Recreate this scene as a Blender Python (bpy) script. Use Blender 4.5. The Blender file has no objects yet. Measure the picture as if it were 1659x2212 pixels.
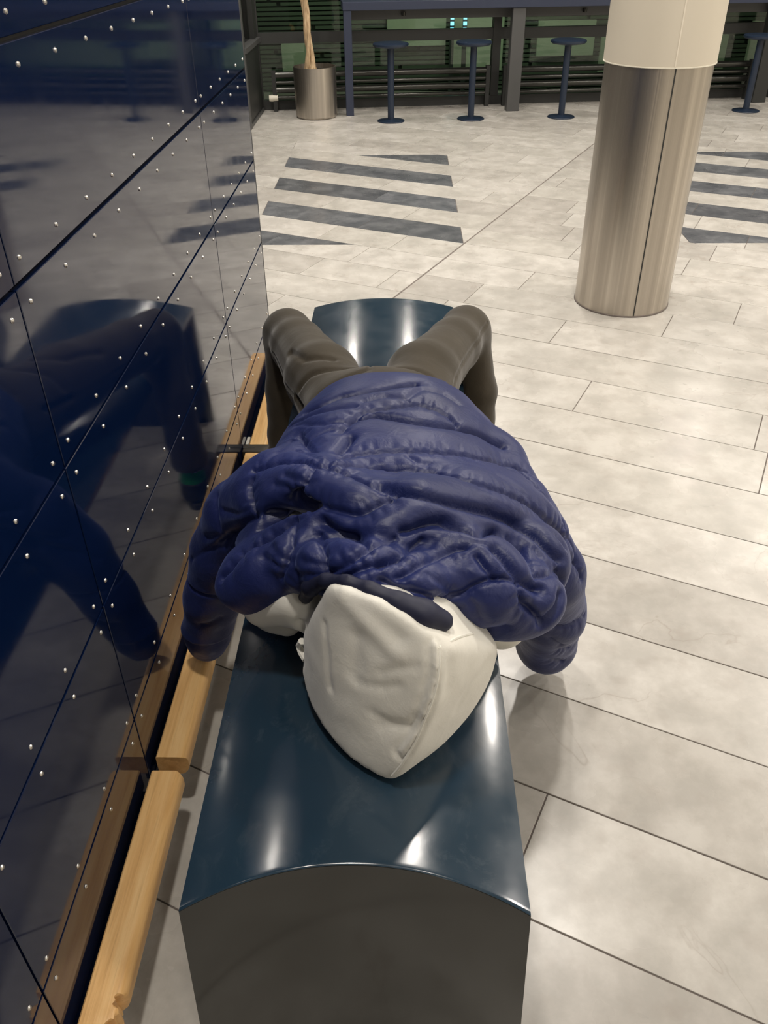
import bpy, bmesh, math, random
import numpy as np
from mathutils import Vector, Matrix

# ------------------------------------------------------------------ camera, world, lights
scn = bpy.context.scene
COL = scn.collection
cam_d = bpy.data.cameras.new('camera'); cam = bpy.data.objects.new('camera', cam_d); COL.objects.link(cam)
F_PX = 1797.7
cam_d.sensor_fit = 'AUTO'; cam_d.sensor_width = 36.0
cam_d.lens = F_PX * 36.0 / 2212.0
cam_d.clip_start = 0.05; cam_d.clip_end = 100
CR = np.array([[0.99961, -0.0033, 0.0209], [0.0183, 0.5817, -0.8132], [-0.0097, 0.8134, 0.5816]])
_y = np.array([870 - 829.5, 1286.0, -F_PX]); _y /= np.linalg.norm(_y)
_z = -np.array([860 - 829.5, -2514.0, -F_PX]); _z -= _y * (_y @ _z); _z /= np.linalg.norm(_z)
_x = np.cross(_y, _z)
CR = np.stack([_x, _y, _z])
M = Matrix([[*CR[0], 0], [*CR[1], 0], [*CR[2], 1.6], [0, 0, 0, 1]])
cam.matrix_world = M
scn.camera = cam

w = bpy.data.worlds.new('world'); scn.world = w; w.use_nodes = True
w.node_tree.nodes['Background'].inputs[0].default_value = (0.012, 0.022, 0.02, 1)
w.node_tree.nodes['Background'].inputs[1].default_value = 1.0

scn.view_settings.view_transform = 'Standard'; scn.view_settings.look = 'None'
scn.view_settings.gamma = 1.0; scn.view_settings.use_curve_mapping = False
scn.view_settings.exposure = -0.08

def lamp(x, y, z, size, power, col=(1.0, 0.935, 0.855), shape='DISK', sy=None, rot=(0, 0, 0)):
    d = bpy.data.lights.new('ceiling_and_fill_light', 'AREA'); d.shape = shape; d.size = size
    if sy: d.size_y = sy
    d.energy = power; d.color = col
    o = bpy.data.objects.new('ceiling_and_fill_light', d); o.location = (x, y, z); o.rotation_euler = rot
    COL.objects.link(o); return o
CEIL = 3.3
for lx, ly, lp in [(-0.26, 0.75, 34), (-1.3, -1.15, 12), (-1.3, 2.65, 37), (-1.3, 4.52, 37), (-1.3, 6.42, 30), (-1.3, 8.32, 30), (0.78, -1.15, 12), (0.78, 0.75, 6), (0.78, 2.65, 37), (0.78, 4.52, 37), (0.78, 6.42, 30), (0.78, 8.32, 30), (3.3, -1.15, 20), (3.3, 0.75, 20), (3.3, 2.65, 37), (3.3, 4.52, 37), (3.3, 6.42, 30), (3.3, 8.32, 30), (5.4, -1.15, 20), (5.4, 0.75, 20), (5.4, 2.65, 37), (5.4, 4.52, 37), (5.4, 6.42, 30), (5.4, 8.32, 30)]:
    lamp(lx, ly, CEIL - 0.03, 0.2, lp)  # dim row behind the camera is added fill, unseen

# ------------------------------------------------------------------ helpers
def tag(o, label=None, cat=None, group=None, kind=None):
    if label: o['label'] = label
    if cat: o['category'] = cat
    if group: o['group'] = group
    if kind: o['kind'] = kind
    return o
def empty(name, loc=(0, 0, 0), parent=None):
    o = bpy.data.objects.new(name, None); o.location = loc; o.empty_display_size = 0.1
    COL.objects.link(o)
    if parent: o.parent = parent
    return o
def link(name, me, mat=None, parent=None, smooth=False, keep=True):
    o = bpy.data.objects.new(name, me); COL.objects.link(o)
    if mat:
        me.materials.clear(); me.materials.append(mat)
    if smooth:
        me.polygons.foreach_set('use_smooth', [True] * len(me.polygons))
    if parent:
        o.parent = parent
        if keep: o.matrix_parent_inverse = Matrix.Translation(parent.location).inverted() if not parent.parent else Matrix.Translation(parent.matrix_basis.translation).inverted()
    return o
class MB:
    def __init__(s): s.bm = bmesh.new()
    def box(s, x0, x1, y0, y1, z0, z1, bev=0.0, seg=1, rot=None):
        r = bmesh.ops.create_cube(s.bm, size=1.0)
        vs = r['verts']
        c = Vector(((x0+x1)/2, (y0+y1)/2, (z0+z1)/2))
        for v in vs: v.co = Vector((v.co.x*(x1-x0), v.co.y*(y1-y0), v.co.z*(z1-z0))) + c
        if bev > 0:
            es = list({e for v in vs for e in v.link_edges})
            bmesh.ops.bevel(s.bm, geom=es, offset=bev, segments=seg, affect='EDGES', profile=0.5)
        return s
    def lathe(s, prof, cx=0, cy=0, seg=32, cap=False):
        rings = []
        for r, z in prof:
            if r < 1e-6: rings.append([s.bm.verts.new((cx, cy, z))])
            else: rings.append([s.bm.verts.new((cx+r*math.cos(2*math.pi*i/seg), cy+r*math.sin(2*math.pi*i/seg), z)) for i in range(seg)])
        for a, b in zip(rings, rings[1:]):
            for i in range(seg):
                j = (i+1) % seg
                if len(a) == 1 and len(b) == 1: continue
                if len(a) == 1: s.bm.faces.new((a[0], b[i], b[j]))
                elif len(b) == 1: s.bm.faces.new((a[i], b[0], a[j]) if False else (a[j], a[i], b[0]))
                else: s.bm.faces.new((a[i], b[i], b[j], a[j]))
        return s
    def tube(s, pts, rad, seg=10, cap=True):
        pts = [Vector(p) for p in pts]; n = len(pts)
        rads = rad if isinstance(rad, (list, tuple)) else [rad]*n
        t0 = (pts[1]-pts[0]).normalized()
        up = Vector((0, 0, 1)) if abs(t0.z) < 0.9 else Vector((1, 0, 0))
        a = t0.cross(up).normalized(); prev = None
        for i, p in enumerate(pts):
            t = (pts[min(i+1, n-1)] - pts[max(i-1, 0)]).normalized()
            a = (a - t*a.dot(t)).normalized(); b = t.cross(a)
            ring = [s.bm.verts.new(p + (a*math.cos(2*math.pi*k/seg) + b*math.sin(2*math.pi*k/seg))*rads[i]) for k in range(seg)]
            if prev:
                for k in range(seg):
                    s.bm.faces.new((prev[k], prev[(k+1) % seg], ring[(k+1) % seg], ring[k]))
            elif cap: s.bm.faces.new(ring[::-1])
            prev = ring
        if cap: s.bm.faces.new(prev)
        return s
    def poly(s, pts, z0, z1, bev=0.0):
        def ring(P, z): return [s.bm.verts.new((p[0], p[1], z)) for p in P]
        a = ring(pts, z0)
        rs = [a]
        if bev > 0:
            rs.append(ring(pts, z1-bev)); rs.append(ring(inset(pts, bev), z1))
        else: rs.append(ring(pts, z1))
        n = len(pts)
        for A, B in zip(rs, rs[1:]):
            for i in range(n):
                j = (i+1) % n; s.bm.faces.new((A[i], A[j], B[j], B[i]))
        s.bm.faces.new(rs[-1]); s.bm.faces.new(a[::-1])
        return s
    def build(s, name, mat, parent=None, smooth=False, normals=True):
        if normals: bmesh.ops.recalc_face_normals(s.bm, faces=s.bm.faces)
        me = bpy.data.meshes.new(name); s.bm.to_mesh(me); s.bm.free()
        o = link(name, me, mat, parent)
        if smooth:
            me.polygons.foreach_set('use_smooth', [True]*len(me.polygons))
            try: me.set_sharp_from_angle(angle=math.radians(35))
            except Exception: pass
        return o
def inset(P, d):
    n = len(P); out = []
    for i in range(n):
        p0, p1, p2 = np.array(P[i-1]), np.array(P[i]), np.array(P[(i+1) % n])
        e1 = (p1-p0)/max(np.linalg.norm(p1-p0), 1e-9); e2 = (p2-p1)/max(np.linalg.norm(p2-p1), 1e-9)
        n1 = np.array([-e1[1], e1[0]]); n2 = np.array([-e2[1], e2[0]])
        den = 1 + n1@n2
        out.append(tuple(p1 + (n1+n2)*d/max(den, 0.3)))
    return out
def clip(P, nx, ny, c):       # keep nx*x+ny*y <= c
    out = []; n = len(P)
    for i in range(n):
        a, b = P[i], P[(i+1) % n]
        da, db = nx*a[0]+ny*a[1]-c, nx*b[0]+ny*b[1]-c
        if da <= 0: out.append(a)
        if da*db < 0:
            t = da/(da-db); out.append((a[0]+t*(b[0]-a[0]), a[1]+t*(b[1]-a[1])))
    return out
def area(P):
    return 0.5*sum(P[i][0]*P[(i+1) % len(P)][1]-P[(i+1) % len(P)][0]*P[i][1] for i in range(len(P))) if len(P) > 2 else 0

# ------------------------------------------------------------------ materials
def mat(name, col, rough=0.5, metal=0.0, coat=0.0, coat_r=0.05, spec=0.5, ior=1.5, sheen=0.0):
    m = bpy.data.materials.new(name); m.use_nodes = True
    b = m.node_tree.nodes['Principled BSDF']
    b.inputs['Base Color'].default_value = (*col, 1); b.inputs['Roughness'].default_value = rough
    b.inputs['Metallic'].default_value = metal; b.inputs['Coat Weight'].default_value = coat
    b.inputs['Coat Roughness'].default_value = coat_r; b.inputs['IOR'].default_value = ior
    b.inputs['Specular IOR Level'].default_value = spec
    if sheen:
        b.inputs['Sheen Weight'].default_value = sheen; b.inputs['Sheen Roughness'].default_value = 0.4
    m['b'] = 1
    return m
def N(m, t, **k):
    n = m.node_tree.nodes.new(t)
    for a, v in k.items():
        if a.startswith('i_'):
            key = a[2:]
            n.inputs[int(key) if key.isdigit() else key].default_value = v
        else: setattr(n, a, v)
    return n
def L(m, a, b): m.node_tree.links.new(a, b)
def coords(m, kind='Object', scale=(1, 1, 1), rot=(0, 0, 0)):
    tc = N(m, 'ShaderNodeTexCoord'); mp = N(m, 'ShaderNodeMapping')
    mp.inputs['Scale'].default_value = scale; mp.inputs['Rotation'].default_value = rot
    L(m, tc.outputs[kind], mp.inputs[0]); return mp.outputs[0]
def noise(m, vec, scale, detail=3, rough=0.5, dist=0.0):
    n = N(m, 'ShaderNodeTexNoise'); n.inputs['Scale'].default_value = scale; n.inputs['Detail'].default_value = detail
    n.inputs['Roughness'].default_value = rough; n.inputs['Distortion'].default_value = dist
    L(m, vec, n.inputs['Vector']); return n.outputs['Fac']
def ramp(m, fac, stops):
    r = N(m, 'ShaderNodeValToRGB'); e = r.color_ramp.elements
    while len(e) < len(stops): e.new(0.5)
    for k, (p, c) in enumerate(stops):
        e[k].position = p; e[k].color = (*c, 1) if len(c) == 3 else c
    L(m, fac, r.inputs[0]); return r.outputs[0]
def mixc(m, fac, a, b, mode='MIX'):
    x = N(m, 'ShaderNodeMix', data_type='RGBA', blend_type=mode)
    for s, v in ((x.inputs[0], fac), (x.inputs[6], a), (x.inputs[7], b)):
        if isinstance(v, (int, float)): s.default_value = v
        elif isinstance(v, tuple): s.default_value = (*v, 1)
        else: L(m, v, s)
    return x.outputs[2]
def bump(m, h, strength=0.3, dist=0.01, prev=None):
    b = N(m, 'ShaderNodeBump'); b.inputs['Strength'].default_value = strength; b.inputs['Distance'].default_value = dist
    L(m, h, b.inputs['Height'])
    if prev: L(m, prev, b.inputs['Normal'])
    return b.outputs[0]
def P(m): return m.node_tree.nodes['Principled BSDF']
def objrand(m): return N(m, 'ShaderNodeObjectInfo').outputs['Random']

def marble(name, c_dark, c_mid, c_light, vein, rough=0.28):
    m = mat(name, c_mid, rough)
    tc = N(m, 'ShaderNodeTexCoord'); oi = N(m, 'ShaderNodeObjectInfo')
    cb = N(m, 'ShaderNodeCombineXYZ'); mul = N(m, 'ShaderNodeMath', operation='MULTIPLY'); mul.inputs[1].default_value = 37.0
    L(m, oi.outputs['Random'], mul.inputs[0]); L(m, mul.outputs[0], cb.inputs[2]); 
    ad = N(m, 'ShaderNodeVectorMath', operation='ADD'); L(m, tc.outputs['Object'], ad.inputs[0]); L(m, cb.outputs[0], ad.inputs[1])
    v = ad.outputs[0]
    cl = noise(m, v, 7.0, 6, 0.66, 0.0)
    c = ramp(m, cl, [(0.36, c_dark), (0.5, c_mid), (0.62, c_light)])
    rt = ramp(m, oi.outputs['Random'], [(0.0, (0.84, 0.83, 0.83)), (0.45, (0.95, 0.95, 0.945)), (1.0, (1.05, 1.05, 1.06))])
    c = mixc(m, 1.0, c, rt, 'MULTIPLY')
    vn = noise(m, v, 1.6, 5, 0.55, 0.5)
    r1 = ramp(m, vn, [(0.4955, (0, 0, 0)), (0.5, (1, 1, 1)), (0.5045, (0, 0, 0))])
    gate = ramp(m, noise(m, v, 1.6, 2), [(0.48, (0, 0, 0)), (0.58, (1, 1, 1))])
    g = mixc(m, 1.0, r1, gate, 'MULTIPLY')
    g2 = mixc(m, 1.0, g, (0.5, 0.5, 0.5), 'MULTIPLY')
    c = mixc(m, g2, c, vein)
    sp = ramp(m, noise(m, v, 16, 3), [(0.55, (0, 0, 0)), (0.85, (0.35, 0.35, 0.35))])
    c = mixc(m, sp, c, vein)
    L(m, c, P(m).inputs['Base Color'])
    rr = ramp(m, noise(m, v, 6, 3), [(0.3, (rough-0.06,)*3), (0.7, (rough+0.08,)*3)])
    L(m, rr, P(m).inputs['Roughness'])
    return m
M_TILE = marble('marble_tile', (0.455, 0.432, 0.390), (0.52, 0.493, 0.447), (0.59, 0.563, 0.515), (0.31, 0.26, 0.22))
M_DARK = marble('slate_tile', (0.085, 0.09, 0.10), (0.12, 0.125, 0.135), (0.165, 0.17, 0.18), (0.06, 0.06, 0.07))
M_GROUT = mat('grout', (0.16, 0.135, 0.12), 0.9)

def panel_mat():
    m = mat('navy_panel', (0.002, 0.008, 0.036), 0.09, ior=1.7)
    v = coords(m)
    s = noise(m, coords(m, scale=(1, 1.2, 0.5)), 9, 3)
    L(m, ramp(m, s, [(0.3, (0.035,)*3), (0.75, (0.10,)*3)]), P(m).inputs['Roughness'])
    L(m, bump(m, noise(m, v, 3.0, 1), 0.04, 0.01), P(m).inputs['Normal'])
    return m
M_PANEL = panel_mat()
M_BACK = mat('black_backing', (0.006, 0.006, 0.009), 0.5)
M_CLIP = mat('dark_rubber', (0.03, 0.024, 0.016), 0.5)
M_RIVET = mat('rivet_steel', (0.72, 0.70, 0.66), 0.28, 1.0)

def wood():
    m = mat('oak', (0.56, 0.33, 0.13), 0.42)
    v = coords(m, scale=(14, 1.1, 14))
    n1 = noise(m, v, 3.0, 5, 0.6, 0.3)
    c = ramp(m, n1, [(0.25, (0.58, 0.31, 0.105)), (0.5, (0.76, 0.46, 0.185)), (0.75, (0.85, 0.58, 0.27))])
    n2 = noise(m, coords(m, scale=(60, 2.0, 60)), 4.0, 3)
    c = mixc(m, ramp(m, n2, [(0.55, (0, 0, 0)), (0.72, (0.3,)*3)]), c, (0.42, 0.22, 0.08))
    L(m, c, P(m).inputs['Base Color'])
    L(m, bump(m, n2, 0.25, 0.002), P(m).inputs['Normal'])
    L(m, ramp(m, n1, [(0.3, (0.33,)*3), (0.7, (0.5,)*3)]), P(m).inputs['Roughness'])
    return m
M_WOOD = wood()

def bench_mat():
    m = mat('teal_enamel', (0.014, 0.034, 0.056), 0.2, coat=0.6, coat_r=0.12)
    v = coords(m)
    wear = ramp(m, noise(m, coords(m, scale=(1, 0.7, 1)), 16, 6, 0.7, 0.5), [(0.54, (0, 0, 0)), (0.75, (0.34,)*3)])
    big = ramp(m, noise(m, v, 3.5, 3), [(0.4, (0.15,)*3), (0.7, (1, 1, 1))])
    c = mixc(m, mixc(m, 1.0, wear, big, 'MULTIPLY'), (0.014, 0.034, 0.056), (0.15, 0.18, 0.20))
    L(m, c, P(m).inputs['Base Color'])
    L(m, ramp(m, noise(m, v, 12, 5), [(0.35, (0.15,)*3), (0.75, (0.28,)*3)]), P(m).inputs['Roughness'])
    L(m, bump(m, noise(m, v, 45, 2), 0.06, 0.002), P(m).inputs['Normal'])
    return m
M_BENCH = bench_mat()
def bench_end_mat():
    m = mat('shaded_teal_enamel', (0.020, 0.021, 0.018), 0.12, coat=0.2, coat_r=0.08)  # teal enamel with its shade and the floor's reflection put into the colour
    L(m, bump(m, noise(m, coords(m), 80, 2), 0.03, 0.001), P(m).inputs['Normal'])
    return m
M_BEND = bench_end_mat()

def brushed():
    m = mat('brushed_steel', (0.52, 0.48, 0.43), 0.3, 1.0)
    m2 = coords(m, 'Object')
    # painted reflection bands and brushed grain follow the angle round the column axis
    sx = N(m, 'ShaderNodeSeparateXYZ'); L(m, m2, sx.inputs[0])
    at = N(m, 'ShaderNodeMath', operation='ARCTAN2'); L(m, sx.outputs[1], at.inputs[0]); L(m, sx.outputs[0], at.inputs[1])
    cb = N(m, 'ShaderNodeCombineXYZ'); L(m, at.outputs[0], cb.inputs[0])
    zz = N(m, 'ShaderNodeMath', operation='MULTIPLY'); zz.inputs[1].default_value = 0.025; L(m, sx.outputs[2], zz.inputs[0]); L(m, zz.outputs[0], cb.inputs[2])
    n1 = noise(m, cb.outputs[0], 4.5, 4, 0.6)
    c = ramp(m, n1, [(0.3, (0.40, 0.36, 0.315)), (0.5, (0.50, 0.455, 0.40)), (0.72, (0.66, 0.61, 0.54))])
    L(m, c, P(m).inputs['Base Color'])
    L(m, ramp(m, n1, [(0.3, (0.40,)*3), (0.7, (0.28,)*3)]), P(m).inputs['Roughness'])
    L(m, bump(m, noise(m, cb.outputs[0], 22, 3), 0.25, 0.003), P(m).inputs['Normal'])
    return m
M_STEEL = brushed()
M_CREAM = mat('cream_paint', (0.70, 0.64, 0.53), 0.45)
M_BLUE = mat('blue_grey_steel', (0.022, 0.030, 0.060), 0.45)
M_STOOL = mat('dark_blue_steel', (0.010, 0.020, 0.042), 0.4)
M_FRAME = mat('anthracite', (0.022, 0.023, 0.022), 0.5)
M_FRAME2 = mat('grey_metal', (0.07, 0.07, 0.07), 0.5)
M_PIPE = mat('pipe_metal', (0.055, 0.055, 0.05), 0.22, 0.7)
M_PLAST = mat('cream_plastic', (0.7, 0.66, 0.55), 0.4)
M_SOIL = mat('soil', (0.02, 0.015, 0.01), 0.9)
def bark():
    m = mat('pale_bark', (0.5, 0.36, 0.2), 0.8)
    c = ramp(m, noise(m, coords(m, scale=(1, 1, 0.25)), 60, 4), [(0.3, (0.33, 0.22, 0.12)), (0.6, (0.55, 0.40, 0.24)), (0.8, (0.66, 0.52, 0.34))])
    L(m, c, P(m).inputs['Base Color']); return m
M_BARK = bark()
M_CEIL = mat('ceiling_paint', (0.32, 0.30, 0.27), 0.8)
M_WALLP = mat('wall_paint', (0.55, 0.52, 0.45), 0.7)
def glass():
    m = bpy.data.materials.new('window_glass'); m.use_nodes = True; nt = m.node_tree
    nt.nodes.remove(nt.nodes['Principled BSDF'])
    out = nt.nodes['Material Output']
    tr = N(m, 'ShaderNodeBsdfTransparent'); tr.inputs[0].default_value = (0.72, 0.80, 0.74, 1)
    gl = N(m, 'ShaderNodeBsdfGlossy'); gl.inputs['Roughness'].default_value = 0.02
    fr = N(m, 'ShaderNodeFresnel'); fr.inputs[0].default_value = 1.5
    mx = N(m, 'ShaderNodeMixShader'); L(m, fr.outputs[0], mx.inputs[0]); L(m, tr.outputs[0], mx.inputs[1]); L(m, gl.outputs[0], mx.inputs[2])
    L(m, mx.outputs[0], out.inputs[0]); return m
M_GLASS = glass()
M_GREEN = mat('green_cladding', (0.065, 0.078, 0.054), 0.6)
M_GREEN2 = mat('dark_green_cladding', (0.024, 0.032, 0.022), 0.6)
M_REFLECT = mat('reflected_beige', (0.33, 0.35, 0.26), 0.8)  # beige of the mirrored interior, painted as a colour
def emis(name, col, s):
    m = mat(name, col, 0.5); P(m).inputs['Emission Color'].default_value = (*col, 1); P(m).inputs['Emission Strength'].default_value = s; return m
M_CYAN = emis('cyan_lamp', (0.25, 0.75, 1.0), 3.0)
M_LED = emis('white_lamp', (1.0, 0.9, 0.7), 6.0)

def nylon():
    m = mat('navy_nylon', (0.020, 0.030, 0.125), 0.46, spec=0.42, sheen=0.16)
    P(m).inputs['Sheen Tint'].default_value = (0.3, 0.4, 0.9, 1)
    v = coords(m)
    n1 = noise(m, v, 26, 4, 0.6, 0.6)
    c = ramp(m, noise(m, v, 5, 3), [(0.3, (0.0075, 0.0132, 0.070)), (0.7, (0.0115, 0.0192, 0.102))])
    L(m, c, P(m).inputs['Base Color'])
    b1 = bump(m, n1, 0.35, 0.006)
    b2 = bump(m, noise(m, coords(m, scale=(1, 2.2, 1)), 75, 3), 0.22, 0.0025, b1)
    L(m, b2, P(m).inputs['Normal'])
    return m
M_NYLON = nylon()
M_LINING = mat('dark_lining', (0.007, 0.009, 0.032), 0.6)
def fabric(name, c1, c2, bs=0.2, sc=9):
    m = mat(name, c1, 0.92, spec=0.2, sheen=0.25)
    v = coords(m)
    L(m, ramp(m, noise(m, v, sc, 4), [(0.3, c1), (0.7, c2)]), P(m).inputs['Base Color'])
    b1 = bump(m, noise(m, v, 17, 4, 0.55, 0.5), bs, 0.006)
    L(m, bump(m, noise(m, v, 420, 2), 0.15, 0.001, b1), P(m).inputs['Normal'])
    return m
M_HOODIE = fabric('white_sweatshirt', (0.74, 0.72, 0.65), (0.82, 0.80, 0.73), 0.3)
M_TROUSER = fabric('brown_cotton', (0.045, 0.037, 0.026), (0.058, 0.048, 0.034), 0.25)
M_SEAMTH = mat('pale_thread', (0.13, 0.11, 0.08), 0.9)
M_SKIN = mat('skin', (0.55, 0.33, 0.24), 0.5)
M_SOCK = fabric('green_knit', (0.012, 0.20, 0.06), (0.02, 0.28, 0.09), 0.2, 30)
M_SHOE = mat('black_leather', (0.012, 0.012, 0.014), 0.45)
M_SOLE = mat('shoe_sole', (0.03, 0.03, 0.03), 0.7)
M_CORD = mat('cord', (0.5, 0.48, 0.43), 0.8)

# ------------------------------------------------------------------ room
rng = random.Random(7)
A25 = math.radians(25.5)
U = (math.cos(A25), -math.sin(A25)); NN = (math.sin(A25), math.cos(A25))
def world_uv(u, n): return (U[0]*u+NN[0]*n, U[1]*u+NN[1]*n)
FX0, FX1, FY0, FY1 = -1.6, 6.5, -2.5, 10.4
floor_me = MB().box(FX0, FX1, FY0, FY1, -0.12, -0.0025)
floor = floor_me.build('floor', M_GROUT); tag(floor, 'pale marble tile floor laid in slanting rows', kind='structure')
ROWJ = {-3: [-2, -0.9, 0.9], -2: [-1.4, -0.6, 1.1], -1: [-1.7, -0.45, 1.3], 0: [-1.2, -0.20, 0.8], 1: [-0.42, 0.55, -1.5], 2: [-0.55, 0.55], 3: [-0.75, 0.42], 4: [-0.72, 0.35], 5: [-1.7, -0.82, 0.35], 6: [-1.05, 0.08, 1.0],
        7: [-1.6, -0.65, 0.03, 0.9], 8: [-2.35, -1.3, 0.12, 1.1], 9: [-0.93, 0.15], 10: [-2.45, -1.97, -1.47, -0.48, 0.5], 11: [-2.3, -1.28, -0.2],
        12: [-2.68, -2.19, -0.9], 13: [-2.55, -1.18, -0.55, 0.4], 14: [-2.37, -1.31, -0.45], 15: [-2.75, -1.40, -0.3], 16: [-2.85, -2.06, -1.45, -0.63],
        17: [-2.4, -1.84, -0.7], 18: [-2.97, -2.06, -1.70, -0.81], 19: [-2.6, -1.3], 20: [-2.2, -1.2], 21: [-2.61, -1.5], 22: [-2.83, -1.7]}
CJ = -1.82
SQ = [(-0.93, 0.37, 5.0, 7.31), (1.72, 3.05, 5.0, 7.35)]
Minv = M.inverted()
def px(x, y, z):
    c = Minv @ Vector((x, y, z))
    if c.z > -0.01: return (-9e3, -9e3)
    return (829.5+F_PX*c.x/-c.z, 1106-F_PX*c.y/-c.z)
FARLINE = lambda x: 9.48+0.105*x
hidden = MB(); hidden_dark = MB(); ntile = 0; hn = 0
for k in range(-9, 36):
    n0 = 0.893+0.2915*k; n1 = n0+0.2915
    js = list(ROWJ.get(k, []))
    if not js: js = [rng.uniform(-1, 0)]
    js.sort()
    while js[-1] < 6.5: js.append(js[-1]+rng.choice([0.62, 0.9, 1.0, 1.15]))
    while js[0] > -6.5: js.insert(0, js[0]-rng.choice([0.62, 0.9, 1.0, 1.15]))
    if k >= 3:
        js = [j for j in js if abs(j-CJ) > 0.10 or j == CJ]; js.append(CJ); js.sort()
    for u0, u1 in zip(js, js[1:]):
        g0 = 0.0035 if u0 == CJ else 0; g1 = 0.0035 if u1 == CJ else 0
        quad = [world_uv(u0+g0, n0), world_uv(u1-g1, n0), world_uv(u1-g1, n1), world_uv(u0+g0, n1)]
        if area(quad) < 0: quad = quad[::-1]
        for nx, ny, c in ((1, 0, FX1), (-1, 0, -FX0), (0, 1, FY1), (0, -1, -FY0), (-0.105, 1, 9.55)):
            quad = clip(quad, nx, ny, c)
        if area(quad) < 1e-4: continue
        pieces = [(quad, False)]
        if k % 2 == 1:
            for (x0, x1, y0, y1) in SQ:
                new = []
                for q, dk in pieces:
                    if dk: new.append((q, dk)); continue
                    if area(clip(clip(clip(clip(q, 1, 0, x1), -1, 0, -x0), 0, 1, y1), 0, -1, -y0)) < 1e-4: new.append((q, dk)); continue
                    new.append((clip(q, 1, 0, x0), False)); new.append((clip(q, -1, 0, -x1), False))
                    mid = clip(clip(q, -1, 0, -x0), 1, 0, x1)
                    new.append((clip(mid, 0, 1, y0), False)); new.append((clip(mid, 0, -1, -y1), False))
                    new.append((clip(clip(mid, 0, -1, -y0), 0, 1, y1), True))
                pieces = [(q, d) for q, d in new if len(q) > 2 and area(q) > 1e-4]
        for q, dk in pieces:
            # drop duplicate points
            qq = []
            for p in q:
                if not qq or math.dist(p, qq[-1]) > 1e-4: qq.append(p)
            if math.dist(qq[0], qq[-1]) < 1e-4: qq.pop()
            if len(qq) < 3: continue
            qi = inset(qq, 0.0018)
            if area(qi) < 1e-4: continue
            cx = sum(p[0] for p in qi)/len(qi); cy = sum(p[1] for p in qi)/len(qi)
            vis = False
            for (ax, ay) in list(qi)+[(cx, cy)]:
                a, b = px(ax, ay, 0)
                if -30 < a < 1700 and -20 < b < 2250: vis = True
            if cx < -0.75 and cy < 3.4: vis = False
            zt = rng.uniform(-0.0004, 0.0004)
            if vis:
                ntile += 1
                loc = [(p[0]-cx, p[1]-cy) for p in qi]
                t = MB().poly(loc, -0.008, zt, 0.0008).build('tile', M_DARK if dk else M_TILE, floor)
                t.matrix_parent_inverse = Matrix.Identity(4); t.location = (cx, cy, 0)
            else:
                (hidden_dark if dk else hidden).poly(qi, -0.008, zt)
tag(hidden.build('tile', M_TILE, floor), kind='stuff')
tag(hidden_dark.build('tile', M_DARK, floor), kind='stuff') if len(hidden_dark.bm.verts) else None
print('tiles', ntile)

ceil = MB().box(FX0-0.2, FX1+0.2, FY0-0.2, FY1, CEIL, CEIL+0.1).build('ceiling', M_CEIL); tag(ceil, 'plain painted ceiling', kind='structure')
wr = MB().box(FX1, FX1+0.15, FY0, FY1, -0.1, CEIL).build('wall_right', M_WALLP); tag(wr, 'plain wall on the right side', kind='structure')
wb = MB().box(FX0, FX1, FY0-0.15, FY0, -0.1, CEIL).build('wall_back', M_WALLP); tag(wb, 'plain wall behind', kind='structure')

wf = MB().box(FX0-0.15, FX0, FY0, 8.33, -0.1, CEIL).build('wall_far_left', M_FRAME2); tag(wf, 'plain wall beyond the navy panel wall on the left', kind='structure')

# ---- navy panelled kiosk wall on the left
XW = -0.531
wl = MB().box(-1.30, XW-0.012, -2.4, 3.13, 0.0, 2.2).build('wall_left', M_BACK); tag(wl, 'glossy navy riveted panel wall beside the bench', kind='structure')
ZS = [0.012, 0.303, 0.605, 0.897, 1.188, 1.470, 1.76, 2.2]
YS = [-2.4, -1.2, -0.175, 0.582, 1.10, 2.377, 3.145]
for i in range(len(YS)-1):
    for j in range(len(ZS)-1):
        y0, y1, z0, z1 = YS[i]+0.0022, YS[i+1]-0.0022, ZS[j]+0.0025, ZS[j+1]-0.0025
        if j == 4: z0 += 0.0025
        if j == 5: z0 += 0.002
        if i == 5: y1 = YS[i+1]
        p = MB().box(XW-0.010, XW, y0, y1, z0, z1, 0.0010).build('panel', M_PANEL, wl)
        if i < 2 or j > 5: continue
        r = MB(); cnt = 0
        n = max(1, round((y1-y0-0.066)/0.1505))
        for q in range(n+1):
            yy = y0+0.033+(y1-y0-0.066)*q/n
            for zz in (z0+0.028, z1-0.028):
                a, b = px(XW, yy, zz)
                if not (-20 < a < 1680 and -20 < b < 2230): continue
                cnt += 1
                seg = 8; prof = [(0.0042, -0.0005), (0.0040, 0.0008), (0.0026, 0.0024), (0.0, 0.003)]
                rings = []
                for rr, h in prof:
                    if rr == 0: rings.append([r.bm.verts.new((XW+h, yy, zz))])
                    else: rings.append([r.bm.verts.new((XW+h, yy+rr*math.cos(2*math.pi*t/seg), zz+rr*math.sin(2*math.pi*t/seg))) for t in range(seg)])
                for A, B in zip(rings, rings[1:]):
                    for t in range(seg):
                        u = (t+1) % seg
                        if len(B) == 1: r.bm.faces.new((A[t], A[u], B[0]))
                        else: r.bm.faces.new((A[t], A[u], B[u], B[t]))
        if cnt: tag(r.build('rivets', M_RIVET, p, smooth=True), kind='stuff')
ec = MB().box(-1.30, XW+0.001, 3.1455, 3.152, 0.0, 2.2, 0.001).build('trim_1', M_FRAME2); tag(ec, 'metal end trim of the navy panel wall', kind='structure')

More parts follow.
